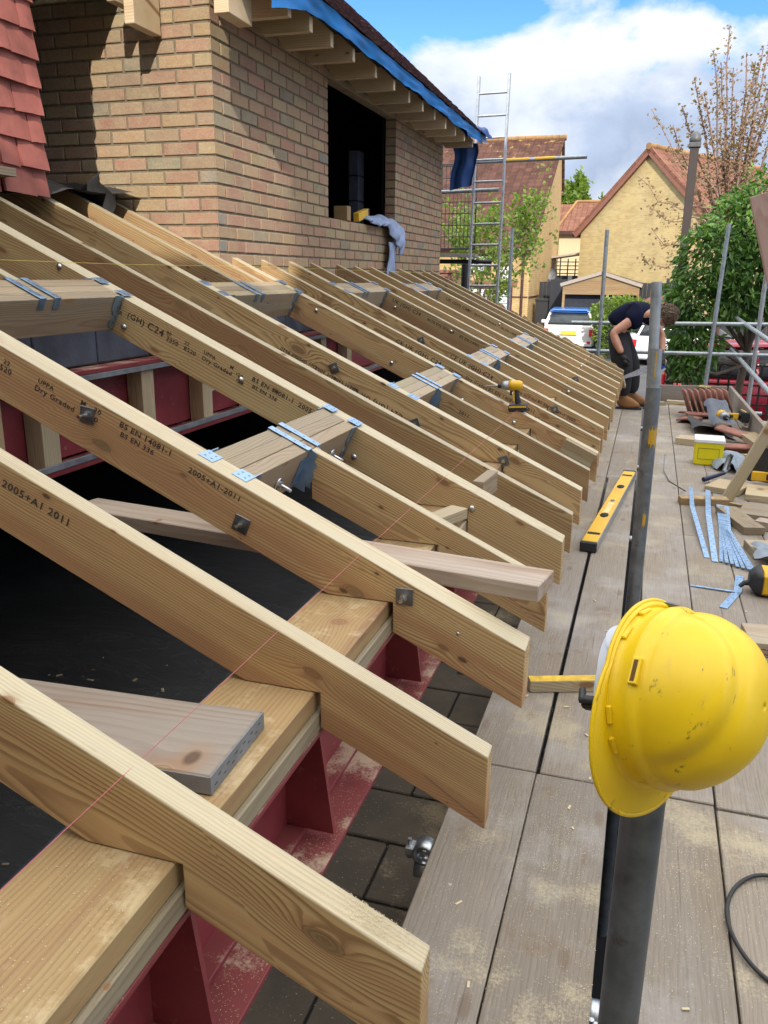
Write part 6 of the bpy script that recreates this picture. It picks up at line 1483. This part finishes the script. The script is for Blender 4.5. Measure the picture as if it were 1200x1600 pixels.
def garage():
    H = thing('timber_garage', 'low garage with a honey timber gable board and dark boarded front', 'garage', (-1.8, 32, ZG)); W = WM[H]
    ze, za, hw = 2.08, 2.78, 1.36
    mb = MB(); mb.prism([(-hw, ze), (hw, ze), (hw, ze+.34), (0, za), (-hw, ze+.34)], 0, .05, W); mb.build('gable_board', W_FAR, H)
    mb = MB()
    for sg in (-1, 1): a = W @ Vector((sg*(hw+.08), -.02, ze+.30)); b = W @ Vector((0, -.02, za+.04)); W2, L2 = frame(a, b); mb.box(0, L2, -.05, .05, -.03, .09, W2)
    mb.build('barge_board', W_PALE, H)
    mb = MB(); mb.prism([(-hw-.1, ze+.34), (0, za+.05), (hw+.1, ze+.34), (hw+.1, ze+.40), (0, za+.11), (-hw-.1, ze+.40)], .05, 4.5, W); mb.build('roof', M_FELT, H)
    mb = MB(); mb.box(-hw, hw, .25, .3, 0, ze); mb.box(-hw, -hw+.05, .3, 4.4, 0, ze); mb.box(hw-.05, hw, .3, 4.4, 0, ze)
    for i in range(14): mb.box(-hw+i*.195, -hw+i*.195+.02, .235, .25, 0, ze-.02)
    mb.build('wall', M_FENCE, H, W, local=True)
    mb = MB(); mb.cham(-hw, -hw+.09, 0, .09, 0, ze-.005, .005); mb.cham(hw-.09, hw, 0, .09, 0, ze-.005, .005); mb.build('post', W_FAR, H, W, local=True)
garage()
def fences():
    F = thing('board_fence', 'black close boarded fence in front of the buff gable', 'fence', (-1.5, 35, ZG)); W = WM[F]
    mb = MB()
    for i in range(60): x = -2.9+i*.15; mb.box(x, x+.142, 0 if i % 2 else .012, .02 if i % 2 else .03, 0, 2.50+random.uniform(-.01, .01))
    mb.build('boards', M_FENCE, F, W, local=True)
    for x in (-2.2, -.1, 2.05, 4.2): mb = MB(); mb.cham(x-.06, x+.06, -.13, -.005, 0, 2.68, .01); mb.build('post', M_FENCE, F, W, local=True)
    G = thing('board_fence', 'taller dark fence panel with trellis top beside the yellow house', 'fence', (-4.3, 40, ZG)); W = WM[G]
    mb = MB(); mb.box(-.2, 2.6, 0, .03, 0, 2.75)
    for k in range(4): mb.box(-.2, 2.6, -.01, .04, 2.82+k*.17, 2.86+k*.17)
    for k in range(9): mb.box(-.2+k*.34, -.15+k*.34, -.012, .045, 2.75, 3.5)
    mb.build('boards', M_FENCE, G, W, local=True)
    mb = MB(); mb.prism([(-.3, 3.50), (1.2, 3.72), (2.6, 3.50), (2.6, 3.58), (1.2, 3.80), (-.3, 3.58)], -.1, 2, W); sh = mb.build('lean_to_roof', W_PALE, G)
    S = thing('side_gate', 'tall dark gate post and gate by the yellow house corner', 'gate', (-3.75, 34, ZG)); W = WM[S]
    mb = MB(); mb.cham(-.1, .55, 0, .05, 0, 2.6, .01); mb.build('gate', M_FENCE, S, W, local=True); mb = MB(); mb.cham(.56, .72, -.05, .1, 0, 2.72, .01); mb.build('post', M_DOWNPIPE, S, W, local=True)
    B = thing('wheelie_bin', 'black wheeled bin against the yellow house gable', 'bin', (-4.12, 34.2, ZG)); W = WM[B]
    mb = MB(); mb.prism([(-.24, 0), (.24, 0), (.29, 1.75), (-.29, 1.75)], 0, .5, W); mb.build('body', M_RUBBER, B); mb = MB(); mb.cham(-.31, .31, -.03, .55, 1.75, 1.85, .02, W); mb.build('lid', M_RUBBER, B)
    Bk = thing('brick_pier', 'reddish brick pier just left of the worker\u2019s head in front of the black fence', 'pier', (-.05, 31, ZG)); W = WM[Bk]
    mb = MB(); mb.prism([(-.35, 0), (.55, 0), (.55, 2.15), (.1, 2.1), (-.35, 1.85)], 0, .4, W); mb.build('body', M_VERGE, Bk)
fences()
def garden_wall():
    G = thing('garden_wall', 'low reddish brick garden wall under the mesh guard', 'wall', (-5.4, 20, ZG)); W = WM[G]
    mb = MB(); mb.box(-3.5, 1.15, 0, .22, 0, 2.75); mb.build('brickwork', M_REDBRICK, G, W, local=True); mb = MB(); mb.cham(-3.5, 1.2, -.04, .26, 2.75, 2.83, .01); mb.build('coping', M_VERGE, G, W, local=True)
M_REDBRICK = housebrick('red_house_brick', (0.28, 0.12, 0.08), (0.22, 0.095, 0.065), (0.2, 0.15, 0.11))
garden_wall()

# ------------------------------------------------------------------ cars
def car(name, label, loc, rz, paint, roofpaint, plate=True, estate=True):
    C = thing(name, label, 'car', loc, R(rz)); W = WM[C]            # local y forward, rear face at y = 0
    def loft(secs, mat, nm, par=C):
        """secs: (y, half width bottom, half width top, z0, z1, round)"""
        mb = MB(); ring = []
        for y, wb, wt, z0, z1 in secs: ring.append([(-wb*.94, y, z0), (-wb, y, z0+.06), (-(wb+wt)/2-.012, y, (z0+z1)/2), (-wt, y, z1-.05), (-wt*.92, y, z1), (wt*.92, y, z1), (wt, y, z1-.05), ((wb+wt)/2+.012, y, (z0+z1)/2), (wb, y, z0+.06), (wb*.94, y, z0)])
        n = 10; vs = [q for r_ in ring for q in r_]; fs = [(i*n+k, i*n+(k+1) % n, (i+1)*n+(k+1) % n, (i+1)*n+k) for i in range(len(ring)-1) for k in range(n)]
        mb.add(vs, fs, None, 0, True); mb.add(ring[0], [tuple(range(n))]); mb.add(ring[-1], [tuple(range(n))])
        return mb.build(nm, mat, par, W, local=True)
    b = loft([(0.02, .80, .78, .42, .78), (.0, .84, .82, .40, .98), (.10, .90, .86, .30, 1.04), (.9, .91, .88, .26, 1.02), (2.6, .91, .87, .26, .98), (3.6, .89, .80, .27, .90), (4.15, .84, .70, .32, .78), (4.25, .70, .60, .40, .66)], paint, 'body')
    loft([(.16, .83, .74, 1.0, 1.12), (.26, .84, .70, 1.0, 1.42), (.45, .84, .66, 1.0, 1.53), (1.6, .84, .67, 1.0, 1.57), (2.3, .83, .64, 1.0, 1.52), (3.05, .82, .76, .98, 1.0)], M_GLASS, 'glasshouse')
    loft([(.30, .68, .62, 1.46, 1.535), (.22, .70, .64, 1.49, 1.545), (.6, .68, .66, 1.50, 1.58), (1.6, .68, .66, 1.52, 1.615), (2.25, .66, .62, 1.47, 1.56)], roofpaint, 'roof')
    mb = MB()
    for sx in (-1, 1):
        a, c = Vector((sx*.82, .12, 1.02)), Vector((sx*.66, .36, 1.50)); W2, L2 = frame(a, c, (0, -1, 0)); mb.box(0, L2, -.05, .05, -.03, .03, W2)
        for yy in (1.35, 2.25): W2, L2 = frame((sx*.852, yy, 1.0), (sx*.69, yy-.03, 1.50), (0, -1, 0)); mb.box(0, L2, -.025, .025, -.02, .02, W2)
    mb.build('pillar', paint, C, W, local=True)
    for sx in (-1, 1):
        mb = MB(); mb.cham(sx*.80-.09, sx*.80+.09, -.035, .12, .66, .92, .025); mb.build('tail_light', M_LAMPRED, C, W, local=True)
        mb = MB(); mb.cham(sx*.72-.06, sx*.72+.06, -.045, .0, .40, .50, .015); mb.build('fog_lamp', M_LAMPRED, C, W, local=True)
        for yy in (.78, 3.35):
            M = Matrix.Translation((sx*.80, yy, .32)) @ Matrix.Rotation(R(90), 4, 'Y'); mb = MB(); mb.lathe([(.20, -.10), (.30, -.11), (.325, -.08), (.325, .08), (.30, .11), (.20, .10), (.20, -.10)], 24, M); wh = mb.build('wheel', M_RUBBER, C, W, local=True)
            mb = MB(); mb.lathe([(0, .09*sx), (.06, .10*sx), (.20, .08*sx), (.20, -.05)], 20, M); mb.build('rim', M_TOOLGREY, wh, W, local=True)
        mb = MB(); mb.cham(sx*1.0-.09, sx*1.0+.09, 2.2, 2.34, .98, 1.12, .03); mb.build('mirror', paint, C, W, local=True)
    mb = MB(); mb.cham(-.84, .84, -.03, .10, .30, .44, .03); mb.cham(-.30, .30, -.03, 0, .70, .90, .02); bp = mb.build('bumper_trim', M_RUBBER if not plate else paint, C, W, local=True)
    if plate: mb = MB(); mb.cham(-.27, .27, -.045, -.032, .72, .84, .003); mb.build('number_plate', M_PLATE, C, W, local=True)
    return C
M_PLATE = simple('yellow_plate', (0.85, 0.62, 0.03), 0.4)
car('parked_car', 'silver white car with a blue roof and yellow rear plate beyond the far rafters', (-2.72, 30.6, ZG), 4, M_CARWHITE, M_CARBLUE)
car('parked_car', 'blue car mostly hidden behind the far end of the rafters', (-5.35, 35.2, ZG-.55), 8, M_CARBLUE, M_CARBLUE, False)
car('parked_car', 'white car showing behind the worker\u2019s back', (-.55, 28.6, ZG-.1), -82, M_WHITE, M_WHITE, False)
car('parked_car', 'bright red car parked behind the trellis and evergreen', (.45, 16.3, ZG), -84, M_CARRED, M_CARRED, False)
# made-up unseen buildings behind the camera, added to shade deck and rafters
def behind():
    F = thing('shade_block', 'added pale flat roofed block, unseen behind the camera, shading the deck', 'shade blocker', (2.72, -4.6, ZG)); W = WM[F]
    mb = MB(); mb.box(0, 8, -4, 0, 0, 14.4); mb.box(-.0, 8.1, -4.1, .08, 14.4, 14.6); mb.build('wall', M_PALEBLOCK, F, W, local=True)
    for k in range(4):
        for i in range(3):
            x = .8+i*2.5; mb = MB(); mb.cham(x, x+1.3, -.01, .05, 1.0+k*3.2, 2.3+k*3.2, .01); fr = mb.build('window', M_WHITE, F, W, local=True)
            mb = MB(); mb.box(x+.08, x+1.22, .051, .06, 1.08+k*3.2, 2.22+k*3.2); mb.build('pane', M_GLASS, fr, W, local=True)
    H = thing('shade_house', 'added gabled house, unseen behind the camera, shading the near rafters', 'house', (2.68, -5, ZG)); W = WM[H]
    mb = MB(); P = [(-2.5, 0), (2.5, 0), (2.5, 6.5), (0, 8.75), (-2.5, 6.5)]; mb.prism(P, -9, 0, W, axis='x'); mb.build('wall', M_YBRICK2, H)
    mb = MB(); mb.prism([(-2.7, 6.38), (0, 8.80), (2.7, 6.38), (2.7, 6.48), (0, 8.92), (-2.7, 6.48)], -9.1, .02, W, axis='x'); mb.build('roof', M_ROOF, H)
    for i in range(3):
        for k in range(2):
            x = -8+i*2.7; mb = MB(); mb.cham(x, x+1.2, 2.49, 2.55, 1.0+k*2.8, 2.2+k*2.8, .01); fr = mb.build('window', M_WHITE, H, W, local=True)
            mb = MB(); mb.box(x+.08, x+1.12, 2.551, 2.56, 1.08+k*2.8, 2.12+k*2.8); mb.build('pane', M_GLASS, fr, W, local=True)
behind()
